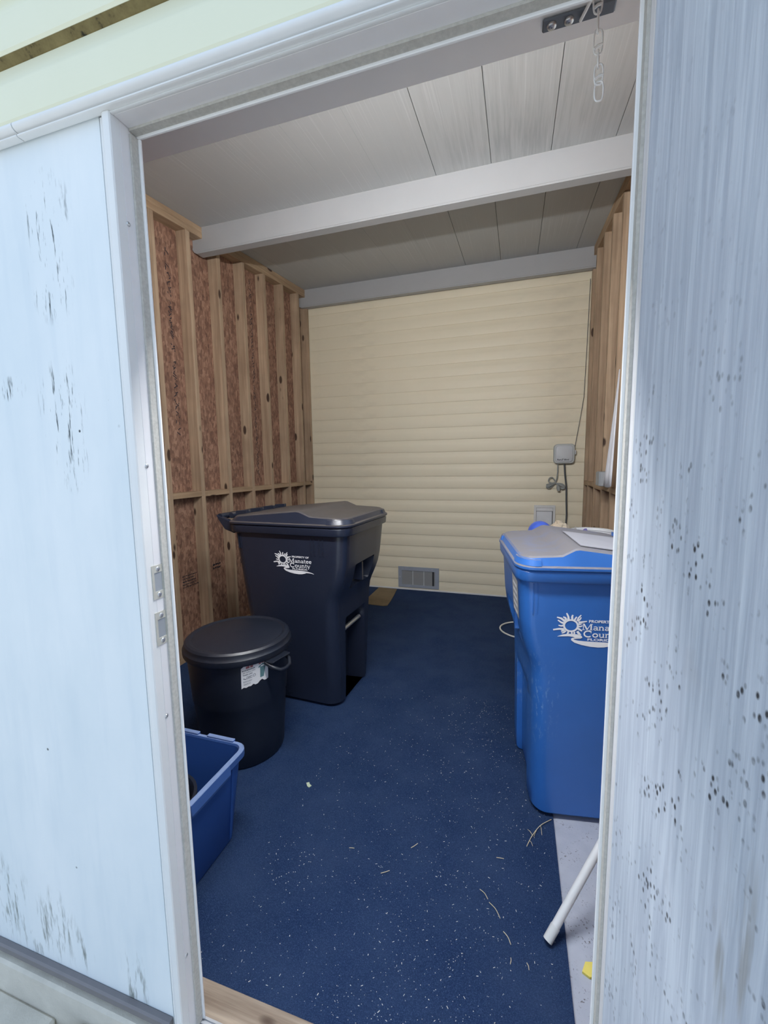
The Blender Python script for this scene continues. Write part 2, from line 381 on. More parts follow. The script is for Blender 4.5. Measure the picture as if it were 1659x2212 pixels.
# ---- ceiling: roof deck, panels, beams
ce = empty('ceiling', (0, 1.8, cz(1.8))); struct(ce, 'pale grey sloping ceiling of long metal panels with cross beams', 'ceiling')
def slab(x0, x1, y0, y1, d0, d1):
    return MB().hexa([(x0,y0,cz(y0)+d0),(x1,y0,cz(y0)+d0),(x1,y1,cz(y1)+d0),(x0,y1,cz(y1)+d0),(x0,y0,cz(y0)+d1),(x1,y0,cz(y0)+d1),(x1,y1,cz(y1)+d1),(x0,y1,cz(y1)+d1)])
obj('roof_deck', slab(-2.1, 1.3, -0.12, 3.8, 0.022, 0.10), BEAM, ce)
x = -0.115 - 0.311*6
xs_ = [XL - 0.02]
while x < XRT:
    if x > XL + 0.02: xs_.append(x)
    x += 0.311
xs_.append(XRT + 0.02)
for a, b in zip(xs_[:-1], xs_[1:]):
    ga = 0.0013 if a > -0.2 else 0.0003; gb = 0.0013 if b > -0.2 else 0.0003; gp = min(ga, gb)
    obj('ceiling_panel', slab(a + ga, b - gb, 0.02, YB + 0.01, 0.0, 0.021), CEIL, ce, bevel=gp)
def beam(y, zb, x0, x1, thick=0.05, end_cut=0.0):
    zt = cz(y); yb = y + thick
    prof = [(y, zt + .002), (y, zb + .014), (y - .004, zb + .010), (y - .004, zb), (yb + .004, zb), (yb + .004, zb + .010), (yb, zb + .014), (yb, cz(yb) + .002)]
    m = MB(); secs = []
    for xx, lift in ((x0, 0.03), (x0 + 0.012, 0.012), (x0 + 0.035, 0.0), (x1, 0.0)):
        secs.append([(xx, py, pz + (lift if pz < zb + .02 else 0)) for py, pz in prof])
    m.loft(secs); return obj('beam', m, BEAM, ce)
beam(1.948, 2.822, XL + 0.001, XRT, 0.055)
beam(3.465, 2.963, XL + 0.001, 0.992, 0.05)
obj('header_beam', MB().box(XL + 0.12, XRT - 0.10, 0.04, 0.226, 2.072, 2.15), STOPW, ce, bevel=0.004)

# ---- front wall, seen from outside
wf = empty('wall_front', (-0.9, 0, 0)); struct(wf, 'weathered white exterior wall beside the doorway under cream eave siding', 'wall')
obj('sill_plate', MB().box(-2.05, -0.3497, -0.0445, -0.0302, .0698, .0848), PILE, wf)
obj('exterior_panel', MB().box(-2.05, -0.3495, -0.045, -0.030, 0.085, 1.955), PANEL, wf)
obj('exterior_panel', MB().box(0.545, 1.16, -0.045, -0.030, 0.085, 1.965), PANEL, wf)
obj('inner_board', MB().box(-1.99, -0.43, -0.029, 0.06, 0.0085, 2.95), OSB, wf)
obj('inner_board', MB().box(0.62, 1.13, -0.029, 0.06, 0.0, 2.95), OSB, wf)
obj('inner_board', MB().box(-0.4298, 0.6198, -0.029, 0.038, 2.02, 2.95), OSB, wf)
obj('inner_board', MB().box(-0.4298, -0.3475, -0.029, 0.028, 0.0085, 2.0198), OSB, wf)
obj('inner_board', MB().box(0.5395, 0.6198, -0.029, 0.028, 0.0, 2.0198), OSB, wf)
EX2 = 0.1135
ep = [(0.012, -0.002), (-0.015, -0.002), (-0.0175, 0.003), (-0.0155, 0.062), (-0.0125, 0.070), (-0.004, 0.088), (-0.002, EX2 + 0.002), (0.012, EX2 + 0.002)]
em = MB().prismx(ep, -2.05, 1.16).mesh('siding_plank', smooth=28); em.materials.append(EAVE)
for k in range(8):
    obj('siding_plank', em, None, wf, loc=(0, -0.045, 1.970 + EX2*k))
# mildew bead sitting in the lap between the two lowest courses
def m_mildew():
    t = NT('brown_mildew', 0.9); t.col(t.ramp(t.noise(30, 4, 0.7, t.mapc((1, 1, 1))), [(0.32, (0.02, 0.016, 0.008)), (0.42, (0.16, 0.125, 0.05)), (0.8, (0.26, 0.21, 0.09))])); return t.m
MIL = m_mildew()
obj('mildew_line', MB().prismx([(-0.0595, 2.0812), (-0.0468, 2.0812), (-0.0474, 2.0715), (-0.0495, 2.0725)], -2.05, 1.16), MIL, wf)
# drip cap trim: two rounded beads running along the whole wall
def bead_profile():
    p = [(-0.044, 1.9640), (-0.052, 1.9640)]
    for k in range(10):
        a = PI*0.62 + PI*0.76*k/9; p.append((-0.0585 + 0.0125*math.cos(a), 1.9560 + 0.0085*math.sin(a)))
    p += [(-0.0530, 1.9475), (-0.0500, 1.9468), (-0.0600, 1.9466), (-0.0630, 1.9450), (-0.0632, 1.9425), (-0.0610, 1.9412), (-0.0500, 1.9412), (-0.0490, 1.9450), (-0.0460, 1.9455), (-0.044, 1.9455)]
    return p
bp = bead_profile()
tr = empty('trim_1', (-0.5, -0.05, 1.95)); struct(tr, 'white rounded metal drip trim running above the doorway', 'trim')
CR = -0.527
for x0, x1 in ((-2.05, CR - 0.0012), (CR + 0.0012, 1.16)):
    obj('drip_trim', MB().prismx(bp, x0, x1), WHITE, tr, smooth=40)
# bottom channel and concrete below
tb = obj('trim_2', MB().prismx([(-0.060, .086), (-0.060, .100), (-0.056, .104), (-0.0462, .104), (-0.0462, .086)], -2.05, -0.3497), plain('channel_dark', (.20, .19, .20), .5, .2)); struct(tb, 'dark grey metal bottom channel under the white exterior panel', 'trim')
cb = obj('trim_3', MB().box(-2.05, -0.3497, -0.068, -0.0302, -0.16, .0695), CONC, bevel=0.006); struct(cb, 'beige concrete curb below the white exterior panel', 'curb')
wk = obj('paving_slab', MB().box(-2.05, -0.70, -0.125, -0.0665, -0.16, -0.02), CONC, bevel=0.006); struct(wk, 'narrow concrete footing strip along the wall foot', 'footing')
sb = obj('door_step', MB().box(-0.62, 0.62, -0.42, -0.070, -0.16, 0.018), CONC, bevel=0.012, seg=2); tag(sb, 'beige concrete step in front of the doorway', 'step')

# ---- door frame
fr = empty('trim_4', (-0.306, 0, 0)); struct(fr, 'white metal door frame with weatherstrip around the open doorway', 'door frame')
def jamb(x_in, s):   # s=-1 left jamb, +1 right jamb; x_in = clear edge of the stop
    xj = x_in + s*0.009
    # reveal box
    a, b = sorted((xj, xj + s*0.0295)); obj('jamb', MB().box(a, b, -0.0358, 0.0032, 0.0535, 2.0), JAMB, fr, bevel=0.001)
    a, b = sorted((x_in, xj + s*-0.0002)); obj('door_stop', MB().box(a, b, -0.002, 0.003, 0.0535, OT), STOPW, fr, bevel=0.001)
    a, b = sorted((xj - s*0.0002, xj - s*0.0045)); obj('weatherstrip', MB().box(a, b, -0.017, -0.0022, 0.0535, OT), PILE, fr)
    # outer flange with rounded ridge
    p = [(xj, -0.0478), (xj, -0.0530), (xj + s*.0015, -0.0555), (xj + s*.013, -0.0560), (xj + s*.018, -0.0540), (xj + s*.022, -0.0495), (xj + s*.026, -0.0475), (xj + s*.0290, -0.0480), (xj + s*.0300, -0.0460), (xj + s*.0300, -0.0360), (xj + s*.0, -0.0360)]
    a, b = sorted((xj + s*.0302, xj + s*.0460)); obj('groove_liner', MB().box(a, b, -0.0335, -0.0295, 0.048, 1.9405), GALV, fr)
    obj('outer_flange', MB().prismz(p, 0.048, 1.9405), WHITE, fr, smooth=30)
jamb(OL, -1); jamb(OR, 1)
obj('head_jamb', MB().box(OL - 0.0088, OR + 0.0088, -0.0475, 0.0032, OT + 0.009, 2.0), JAMB, fr, bevel=0.001)
obj('door_stop', MB().box(OL - .0088, OR + .0088, -0.002, 0.003, OT + .0005, OT + 0.0088), STOPW, fr, bevel=0.001)
obj('weatherstrip', MB().box(OL - .008, OR + .008, -0.017, -0.0022, OT + 0.0045, OT + 0.0088), PILE, fr)
obj('outer_flange', MB().prismx([(-0.0477, OT + .009), (-0.0515, OT + .0085), (-0.0535, OT + .0095), (-0.0530, OT + .0115), (-0.0490, OT + .0150), (-0.0477, OT + .0150)], OL - .0088, OR + .0088), WHITE, fr, smooth=40)
# screws on left jamb reveal
xj = OL - 0.009
def screw(y, z, r=0.0042, parent=fr):
    m = MB(); secs = []
    for dx, rr in ((0.0003, r), (0.0012, r*0.95), (0.0022, r*0.5)):
        secs.append([(xj + dx, y + rr*math.cos(2*PI*k/10), z + rr*math.sin(2*PI*k/10)) for k in range(10)])
    m.loft(secs); return obj('screw', m, SCREW, parent, smooth=50)
for y, z in ((-.033, 1.770), (-.034, 1.337), (-.033, .826), (-.030, .257)): screw(y, z)
for zc_ in (1.108, 1.013):
    sp = empty('strike_plate'); sp.parent = fr
    m = MB(); y0, y1, h = -.0425, -.0135, .034
    # plate as four strips around a slot
    hy0, hy1, hz = -.0375, -.0185, .019
    for a in ((y0, y1, -h, -hz), (y0, y1, hz, h), (y0, hy0, -hz, hz), (hy1, y1, -hz, hz)):
        m.box(xj + .0002, xj + .0016, a[0], a[1], zc_ + a[2], zc_ + a[3])
    sp_plate = obj('strike_plate', m, STRIKE, fr)
    obj('strike_slot', MB().box(xj + .0001, xj + .0005, hy0, hy1, zc_ - hz, zc_ + hz), GALV, sp_plate)
    for dz in (-.026, .026):
        m = MB(); secs = []
        for dx, rr in ((0.0016, .005), (0.0026, .0045), (0.0032, .0025)):
            secs.append([(xj + dx, -.028 + rr*math.cos(2*PI*k/10), zc_ + dz + rr*math.sin(2*PI*k/10)) for k in range(10)])
        m.loft(secs); obj('screw', m, SCREW, sp_plate, smooth=50)
    bpy.data.objects.remove(sp)
# sill: ribbed aluminium threshold, then worn wood
th = empty('trim_5', (0.1, -0.02, 0)); struct(th, 'ribbed aluminium threshold at foot of the doorway', 'threshold')
m = MB(); m.box(OL - .009, OR + .009, -0.066, 0.006, 0.019, 0.0490); obj('threshold_plate', m, THRESH, th)
for k in range(8):
    y = -0.062 + k*0.0088
    obj('threshold_rib', MB().box(OL - .008, OR + .008, y, y + 0.0045, 0.0492, 0.0528), THRESH, th)
ws = obj('trim_6', MB().box(OL - .45, OR + .04, 0.007, 0.0925, -0.004, 0.008), SILLW, bevel=0.003); struct(ws, 'worn bare wood sill board behind the threshold', 'sill')

# ---- open door on the right
hx, hy = OR + 0.0045, -0.0570
ang = math.radians(280)
dr = empty('door_1', (hx, hy, 0), ang); struct(dr, 'white brushed door standing open with mould specks on its inner face', 'door')
# local: x along the door away from hinge, +y is out of the inner face (towards the doorway side)
obj('door_leaf', MB().box(0.0, 0.81, 0.0, 0.036, 0.052, 1.935), DOOR, dr, world=False, bevel=0.0015)
obj('hinge', MB().tube([(-0.004, 0.041, .45), (-0.004, 0.041, .53)], .005, 8), SCREW, dr, world=False)
obj('hinge', MB().tube([(-0.004, 0.041, 1.45), (-0.004, 0.041, 1.53)], .005, 8), SCREW, dr, world=False)

# ---- unseen window in right wall, guessed from the cloth, added to brighten inside
wn = empty('added_window_1', (XRT, 1.4, 1.16)); struct(wn, 'unseen window added to the right shed wall for daylight', 'window')
m = MB(); xa, xb = XRT - .03, XRT + .02
for a in ((.37, 2.02, 1.165, 1.20), (.37, 2.02, 2.31, 2.3498), (.37, .41, 1.20, 2.31), (1.98, 2.02, 1.20, 2.31)): m.box(xa, xb, a[0], a[1], a[2], a[3])
obj('window_frame', m, WHITE, wn)
obj('mullion', MB().box(xa, xb, 1.175, 1.215, 1.20, 2.31), WHITE, wn)
for y0, y1 in ((.41, 1.175), (1.215, 1.98)): obj('pane', MB().box(XRT - .004, XRT - .001, y0, y1, 1.20, 2.31), GLASS, wn)

# ---- made-up tube light over the doorway, added to brighten the shed
tl = empty('fill_tube_light', (-.05, .30, 2.26)); tag(tl, 'unseen tube light added above the doorway to brighten the shed', 'added lamp')
te = NT('fill_tube'); te.b.inputs['Emission Color'].default_value = (.97, .985, 1.0, 1); te.b.inputs['Emission Strength'].default_value = 310.0
obj('tube', MB().tube([(-.65, .30, 2.26), (.55, .30, 2.26)], .013, 12), te.m, tl, smooth=60)
obj('housing', MB().box(-.67, .57, .258, .342, 2.288, 2.315), WHITE, tl, bevel=.004)
for x in (-.662, .551): obj('fill_tube_holder', MB().box(x, x + .011, .282, .318, 2.243, 2.2878), WHITE, tl)
for x in (-.55, .45): obj('hanger_rod', MB().tube([(x, .30, 2.315), (x, .30, cz(.30) + .002)], .004, 8), SCREW, tl)

# ------------------------------------------------------------------ lettering helpers
def text_mesh(body, size, bold=0.0, spacing=1.0):
    cu_ = bpy.data.curves.new('txt', 'FONT'); cu_.body = body; cu_.size = size; cu_.offset = bold; cu_.space_character = spacing; cu_.resolution_u = 3
    o = bpy.data.objects.new('txt', cu_); COL.objects.link(o)
    dg = bpy.context.evaluated_depsgraph_get(); me = bpy.data.meshes.new_from_object(o.evaluated_get(dg))
    v = [tuple(p.co) for p in me.vertices]; f = [tuple(p.vertices) for p in me.polygons]
    bpy.data.objects.remove(o); bpy.data.curves.remove(cu_); bpy.data.meshes.remove(me)
    return v, f
def fit_text(m, body, x0, x1, y0, h, bold=0.0, slant=0.0):   # 2D letters fitted to x0..x1, baseline y0, cap height h
    v, f = text_mesh(body, 1.0, bold); xa = min(p[0] for p in v); xb = max(p[0] for p in v)
    k = (x1 - x0)/(xb - xa); ky = h/0.70
    m.add([(x0 + (p[0] - xa)*k + slant*p[1]*ky, y0 + p[1]*ky, 0) for p in v], f)
def thick(m, pts, w0, w1=None):   # 2D brush stroke, tapering from w0 to w1
    w1 = w0 if w1 is None else w1; n = len(pts); L = []; Rr = []
    for i, p in enumerate(pts):
        a = pts[max(i-1, 0)]; b = pts[min(i+1, n-1)]; dx, dy = b[0]-a[0], b[1]-a[1]; l = math.hypot(dx, dy) or 1
        w = (w0 + (w1 - w0)*i/(n-1))/2; L.append((p[0]-dy/l*w, p[1]+dx/l*w, 0)); Rr.append((p[0]+dy/l*w, p[1]-dx/l*w, 0))
    fs = [(i, i+1, 2*n-2-i, 2*n-1-i) for i in range(n-1)]
    m.add(L + Rr[::-1], fs)
def arc(cx, cy, rx, ry, a0, a1, n=10):
    return [(cx + rx*math.cos(math.radians(a0 + (a1-a0)*k/n)), cy + ry*math.sin(math.radians(a0 + (a1-a0)*k/n))) for k in range(n+1)]
# serif letters as brush strokes: unit = cap height, returns (strokes, advance)
def glyph(c):
    T, t_ = .17, .09; x = .62
    if c == 'M': return ([([(.14,.0),(.14,1)],t_), ([(.16,1),(.52,.05)],T), ([(.52,.05),(.86,1)],t_), ([(.90,1),(.90,0)],T), ([(0,.03),(.30,.03)],.06), ([(.74,.03),(1.06,.03)],.06), ([(0,.97),(.2,.97)],.06), ([(.84,.97),(1.06,.97)],.06)], 1.1)
    if c == 'C': return ([(arc(.46,.5,.38,.46,50,310,18),T), ([(.72,.62),(.74,.98)],.07), ([(.66,.86),(.74,.84)],.08)], .84)
    if c == 'a': return ([(arc(.22,.44,.17,.15,160,10,8),.09), ([(.39,.46),(.39,.08),(.5,.03)],.14), (arc(.22,.18,.16,.15,40,330,12),.10)], .53)
    if c == 'n': return ([([(.12,0),(.12,x-.02)],.14), ([(0,.03),(.24,.03)],.06), ([(0,x-.03),(.12,x-.03)],.06), (arc(.28,.38,.16,.20,150,0,8),.12), ([(.44,.40),(.44,0)],.14), ([(.33,.03),(.56,.03)],.06)], .6)
    if c == 't': return ([([(.15,.82),(.15,.12)],.13), (arc(.25,.12,.10,.09,180,330,6),.09), ([(.02,x-.04),(.34,x-.04)],.08)], .38)
    if c == 'e': return ([(arc(.26,.31,.20,.26,15,320,16),.13), ([(.08,.35),(.46,.35)],.07)], .52)
    if c == 'o': return ([(arc(.29,.31,.22,.26,0,360,18),.14)], .6)
    if c == 'u': return ([([(.12,x-.02),(.12,.22)],.14), (arc(.27,.20,.15,.15,180,330,8),.11), ([(.45,x-.02),(.45,0)],.14), ([(0,x-.03),(.14,x-.03)],.06), ([(.34,x-.03),(.47,x-.03)],.06), ([(.45,.03),(.56,.03)],.06)], .6)
    if c == 'y': return ([([(.07,x-.03),(.27,.04)],.14), ([(.46,x-.03),(.22,-.18),(.08,-.22)],.08), ([(0,x-.03),(.20,x-.03)],.06), ([(.36,x-.03),(.55,x-.03)],.06)], .56)
def serif_word(m, word, x0, x1, y0, h):
    tot = sum(glyph(c)[1] for c in word); k = (x1 - x0)/tot; x = x0
    for c in word:
        st, adv = glyph(c)
        for pts, wd in st:
            thick(m, [(x + px*k, y0 + py*h) for px, py in pts], wd*(h*.5 + k*.5))
        x += adv*k
def logo_mesh():   # drawn in units of the printed badge, y up, then scaled to metres and centred
    m = MB(); F = lambda p: (p[0], -p[1])
    n = 28; ro = 190; 
    ring = []
    for k in range(n): a = 2*PI*k/n; ring.append((577 + 143*math.cos(a), -637 + 128*math.sin(a), 0))
    out = []
    for k in range(n): a = 2*PI*k/n; out.append((577 + ro*math.cos(a), -637 + 172*math.sin(a), 0))
    m.add(ring + out, [(k, (k+1) % n, n + (k+1) % n, n + k) for k in range(n)])
    rays = [((410,740),(300,735),(150,765),60,40), ((400,640),(340,655),(275,640),55,30), ((410,580),(340,560),(255,500),62,30), ((440,530),(330,450),(230,425),62,34), ((465,495),(430,430),(380,410),60,34),
            ((515,480),(505,400),(460,305),60,34), ((605,480),(595,400),(612,348),56,40), ((655,490),(690,420),(705,395),46,30), ((725,510),(750,420),(812,345),50,28), ((745,500),(790,460),(815,405),46,26),
            ((755,545),(860,525),(958,505),60,26), ((760,590),(800,590),(835,572),44,24), ((760,650),(810,650),(858,622),48,26), ((750,705),(800,735),(850,770),60,34), ((425,745),(390,785),(345,798),50,34), ((460,780),(410,830),(362,848),46,32)]
    for a, b, c, w0, w1 in rays: thick(m, [F(a), F(b), F(c)], w0, w1)
    for a, b, w0 in (((525,790),(505,865),44), ((605,800),(610,870),40), ((668,795),(668,870),40), ((735,780),(815,890),60)): thick(m, [F(a), F(b)], w0)
    def poly_band(top, bot):
        k = len(top); m.add([(p[0], -p[1], 0) for p in top] + [(p[0], -p[1], 0) for p in bot], [(i, i+1, k+i+1, k+i) for i in range(k-1)])
    poly_band([(260,938),(380,885),(500,858),(640,855),(790,868),(850,905),(866,945)], [(268,945),(390,935),(520,925),(640,935),(700,962),(760,975),(830,970)])
    poly_band([(830,955),(700,955),(630,962),(595,985)], [(830,975),(720,985),(668,992),(650,1000)])
    poly_band([(595,985),(600,1030),(680,1090),(850,1145),(1050,1180),(1250,1192),(1400,1180),(1560,1140)], [(650,1000),(690,1015),(760,1030),(900,1040),(1100,1044),(1250,1046),(1400,1046),(1560,1052)])
    poly_band([(1500,1048),(1650,1062),(1800,1092),(1920,1135)], [(1500,1125),(1650,1118),(1800,1122),(1920,1150)])
    fit_text(m, 'PROPERTY OF', 1005, 1745, -535, 68, 0.03)
    serif_word(m, 'Manatee', 845, 1860, -735, 165)
    serif_word(m, 'County', 885, 1790, -925, 172)
    fit_text(m, 'FLORIDA', 990, 1650, -1018, 60, 0.03)
    k = 0.0001407
    m.v = [((p[0] - 1035)*k, (p[1] + 750)*k, 0) for p in m.v]
    return m
LOGO = logo_mesh()

# ------------------------------------------------------------------ wheeled carts
HWP = [0.219, 0.078]
def hw(z): return HWP[0] + HWP[1]*z
def cart_section(z, xb, xf, h, r, d=0.0, yn=0.135):
    P = []
    def corner(cx, cy, a0):
        for k in range(7):
            a = math.radians(a0 + 90*k/6); P.append((cx + r*math.cos(a), cy + r*math.sin(a), z))
    corner(xf - r, h - r, 0)            # front +y
    corner(xb + r, h - r, 90)
    corner(xb + r, -h + r, 180)
    corner(xf - r, -h + r, 270)
    P += [(xf, -yn, z), (xf - d, -yn + 0.012, z), (xf - d, yn - 0.012, z), (xf, yn, z)]
    return P
def lerp_tab(tab, z):
    for (z0, *a), (z1, *b) in zip(tab[:-1], tab[1:]):
        if z <= z1:
            k = (z - z0)/(z1 - z0); return [p + (q - p)*k for p, q in zip(a, b)]
    return list(tab[-1][1:])
TAB = [(0, -.265, .262), (.04, -.268, .267), (.45, -.298, .274), (.56, -.306, .278), (.62, -.310, .285), (.68, -.314, .312), (.74, -.318, .333), (.80, -.322, .345), (.985, -.335, .360)]
NOTCH = [(0, .105), (.40, .105), (.45, .095), (.49, .0), (.655, .0), (.665, .04), (.74, .070), (.785, .07), (.795, .0), (1.2, .0)]
def make_cart(name, mb, ml, loc, rz, s=1.0, blue=False, sx=None, bx=.05, bz=.818):
    sx = sx or s
    root = empty(name, loc, rz)
    def P(nm, m, mat, parent=root, **kw):
        m.v = [(p[0]*sx, p[1]*s, p[2]*s) for p in m.v]; return obj(nm, m, mat, parent, world=False, **kw)
    zs = [0.006, .02, .1, .2, .3, .4, .43, .45, .47, .49, .53, .57, .61, .64, .655, .665, .70, .74, .785, .795, .82, .86, .9, .985]
    secs = []
    for z in zs:
        xb, xf = lerp_tab(TAB, z); d = lerp_tab(NOTCH, z)[0]; h = hw(z); r = .075 - .012*z
        if z < 0.01: xb += .012; xf -= .012; h -= .012
        secs.append(cart_section(z, xb, xf, h, r, d))
    body = P('body', MB().loft(secs), mb, smooth=38)
    # rim
    secs = []
    for z, o in ((.968, .004), (.972, .016), (.978, .019), (1.008, .021), (1.014, .017), (1.014, .004)):
        secs.append(cart_section(z, -.335 - o, .360 + o, hw(.985) + o, .066 + o*.6))
    P('rim', MB().loft(secs), mb, smooth=35)
    # lid: rounded lip, steep skirt, top with a ramp and cross ridge
    wl_ = hw(.985)
    def ftop(x): return lerp_tab([(-.60, 1.048), (-.34, 1.056), (.085, 1.096), (.105, 1.094), (.165, 1.070), (.33, 1.063), (.60, 1.056)], x)[0]
    XS = [.30, .24, .165, .135, .105, .085, .0, -.1, -.2]
    def ring(o, r, zf):
        H_, xf, xb = wl_ + o, .360 + o, -.335 - o; half = []
        for k in range(6): a = math.radians(90*k/5); half.append((xf - r + r*math.cos(a), H_ - r + r*math.sin(a)))
        half += [(x, H_) for x in XS if xb + r + .01 < x < xf - r - .01]
        for k in range(6): a = math.radians(90 + 90*k/5); half.append((xb + r + r*math.cos(a), H_ - r + r*math.sin(a)))
        return [(x, y, zf(x)) for x, y in half] + [(x, -y, zf(x)) for x, y in half[::-1]]
    rings = [ring(.004, .07, lambda x: 1.016), ring(.024, .08, lambda x: 1.0165), ring(.026, .08, lambda x: 1.020), ring(.026, .08, lambda x: 1.028), ring(.022, .078, lambda x: 1.031), ring(.014, .075, lambda x: 1.033), ring(.002, .072, lambda x: ftop(x) - .006), ring(-.006, .07, lambda x: ftop(x))]
    m = MB().loft(rings, True, False); n_ = len(rings[0]); b0 = len(m.v) - n_
    m.f += [(b0 + i, b0 + i + 1, b0 + n_ - 2 - i, b0 + n_ - 1 - i) for i in range(n_//2 - 1)]
    lid = P('lid', m, ml, smooth=22)
    # corner grips under the front corners of the lid top
    for sg in (-1, 1):
        bot, top = [], []
        for k in range(9):
            a = math.radians(-12 + 114*k/8); c_, s_ = math.cos(a), math.sin(a)
            bot.append((.288 + .094*c_, sg*(wl_ - .070 + .094*s_), 1.0325)); top.append((.288 + .084*c_, sg*(wl_ - .070 + .084*s_), 1.054))
        m = MB().loft([bot + [(.27, sg*(wl_ - .09), 1.0325)], top + [(.27, sg*(wl_ - .09), 1.054)]]); P('corner_grip', m, ml, lid, smooth=40)
    # hinge knuckles and handle bar at the back
    for y in (-.19, -.06, .07, .19):
        m = MB().tube([(-.385, y - .035, 1.050), (-.385, y + .035, 1.050)], .017, 10); P('hinge_knuckle', m, ml, lid, smooth=40)
        P('hinge_strap', MB().hexa([(-.375,y-.012,1.05),(-.30,y-.012,1.062),(-.30,y+.012,1.062),(-.375,y+.012,1.05),(-.37,y-.012,1.075),(-.30,y-.012,1.080),(-.30,y+.012,1.080),(-.37,y+.012,1.075)]), ml, lid)
    P('handle', MB().tube([(-.445, -.25, 1.045), (-.445, 0, 1.045), (-.445, .25, 1.045)], .0175, 12), mb, smooth=40)
    for y in (-.25, .25):
        P('handle_arm', MB().prismy([(-.462, 1.058), (-.448, 1.030), (-.405, .975), (-.34, .955), (-.33, 1.012), (-.36, 1.022)], y - .014, y + .014), mb, bevel=.004, smooth=40)
    # vertical ribs under the rim
    rx = (.165, .185, .215, .235, -.285, -.272) if not blue else (.278, .298)
    for sg in (-1, 1):
        for x in rx:
            z0, z1 = ((.865, .962) if x > 0 else (.88, .962)) if not blue else (.845, .962)
            m = MB(); y0, y1 = hw(z0), hw(z1)
            e = .004
            if blue:   # follow the start of the rounded corner
                m.hexa([(x-.003, sg*(y0-.006), z0), (x+.003, sg*(y0-.006), z0), (x+.003, sg*(y0+e-.003), z0), (x-.003, sg*(y0+e-.003), z0), (x-.003, sg*(y1-.006), z1), (x+.003, sg*(y1-.006), z1), (x+.003, sg*(y1+e-.003), z1), (x-.003, sg*(y1+e-.003), z1)])
            else:
                m.hexa([(x-.0025, sg*(y0-.004), z0), (x+.0025, sg*(y0-.004), z0), (x+.0025, sg*(y0+e), z0), (x-.0025, sg*(y0+e), z0), (x-.0025, sg*(y1-.004), z1), (x+.0025, sg*(y1-.004), z1), (x+.0025, sg*(y1+e), z1), (x-.0025, sg*(y1+e), z1)])
            P('side_rib', m, mb)
    # metal catch bar across the lower front recess
    if not blue: P('catch_bar', MB().tube([(.240 + (.03 if blue else 0), -.125, .405), (.240 + (.03 if blue else 0), .125, .405)], .0125, 12), (mb if blue else SCREW), smooth=40)
    P('grip_rib', MB().box(.25, .325, -.008, .008, .675, .78), mb)
    # wheels on axle at the back
    P('axle', MB().tube([(-.285, -.27, .125), (-.285, .27, .125)], .009, 8), SCREW, smooth=40)
    for sg in (-1, 1):
        m = MB(); prof = [(.03, .0), (.10, .0), (.122, .008), (.125, .025), (.122, .042), (.10, .05), (.03, .05)]
        secs = [[(-.285 + r_*math.cos(2*PI*k/24), sg*(.245 + yy), .131 + r_*math.sin(2*PI*k/24)) for k in range(24)] for r_, yy in prof]
        m.loft(secs); P('wheel', m, CAN, smooth=40)
    # printed badge on both long sides
    zc_, xc_ = bz, bx
    for sg in (-1, 1):
        m = MB(); vs = []
        sl = .078
        for (u, v, _) in LOGO.v:
            u *= 0.97/sx; v *= 0.97/s
            z = zc_ + v; vs.append(((xc_ + (u if sg < 0 else -u)), sg*(hw(z) + .0012), z))
        m.add(vs, LOGO.f); P('printed_badge', m, LOGOW, body, fix=False)
    return root
c1 = make_cart('wheeled_cart', BLACK, BLACKL, (-0.785, 1.540, 0.004), math.radians(-3), 1.0)
tag(c1, 'black wheeled trash cart with white sun badge against the stud wall', 'trash cart')
HWP[:] = [0.262, 0.034]
NOTCH = [(z_, d_*.3) for z_, d_ in NOTCH]
c2 = make_cart('wheeled_cart', BLUE, BLUEL, (0.592, 1.145, 0.004), math.radians(180 + 8.5), 0.945, True, .69,   .022, .79)
tag(c2, 'bright blue wheeled recycling cart with dusty lid beside the door frame', 'recycling cart')
# sticker on the front of the blue cart
lab = plain('cart_sticker_grey', (0.45, 0.46, 0.48), 0.4)
def on_front(y, z): 
    xf = lerp_tab(TAB, z)[1]; return (xf + .002, y, z)
m = MB(); rows = [.79, .83, .87, .91, .945]
m.add([on_front(y, z) for z in rows for y in (.06, .205)], [(2*i, 2*i+1, 2*i+3, 2*i+2) for i in range(4)])
m.v = [(p[0]*.69, p[1]*.945, p[2]*.945) for p in m.v]
stk = obj('front_sticker', m, lab, c2, world=False, fix=False)
m = MB()
for k in range(5):
    z0 = .80 + k*.027; a, b = .085, .18
    m.add([(lambda q: (q[0]+.001, q[1], q[2]))(on_front(y, z)) for y, z in ((a, z0), (b, z0), (b, z0+.013), (a, z0+.013))], [(0,1,2,3)])
m.v = [(p[0]*.69, p[1]*.945, p[2]*.945) for p in m.v]
obj('sticker_print', m, LOGOW, stk, world=False, fix=False)

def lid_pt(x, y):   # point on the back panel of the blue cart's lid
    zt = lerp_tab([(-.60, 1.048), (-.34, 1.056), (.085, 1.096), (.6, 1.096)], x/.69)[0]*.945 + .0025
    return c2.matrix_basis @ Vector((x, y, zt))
m = MB(); q = [lid_pt(*p) for p in ((.044, .232), (.020, -.10), (-.19, -.10), (-.19, .238))]  # thin pale sheet over the back panel of the lid
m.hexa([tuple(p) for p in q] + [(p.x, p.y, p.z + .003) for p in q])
cs = obj('pale_sheet', m, plain('sheet_pale', (.36, .36, .40), .6, 0, .08)); tag(cs, 'pale flat sheet lying on the blue cart lid', 'cardboard')

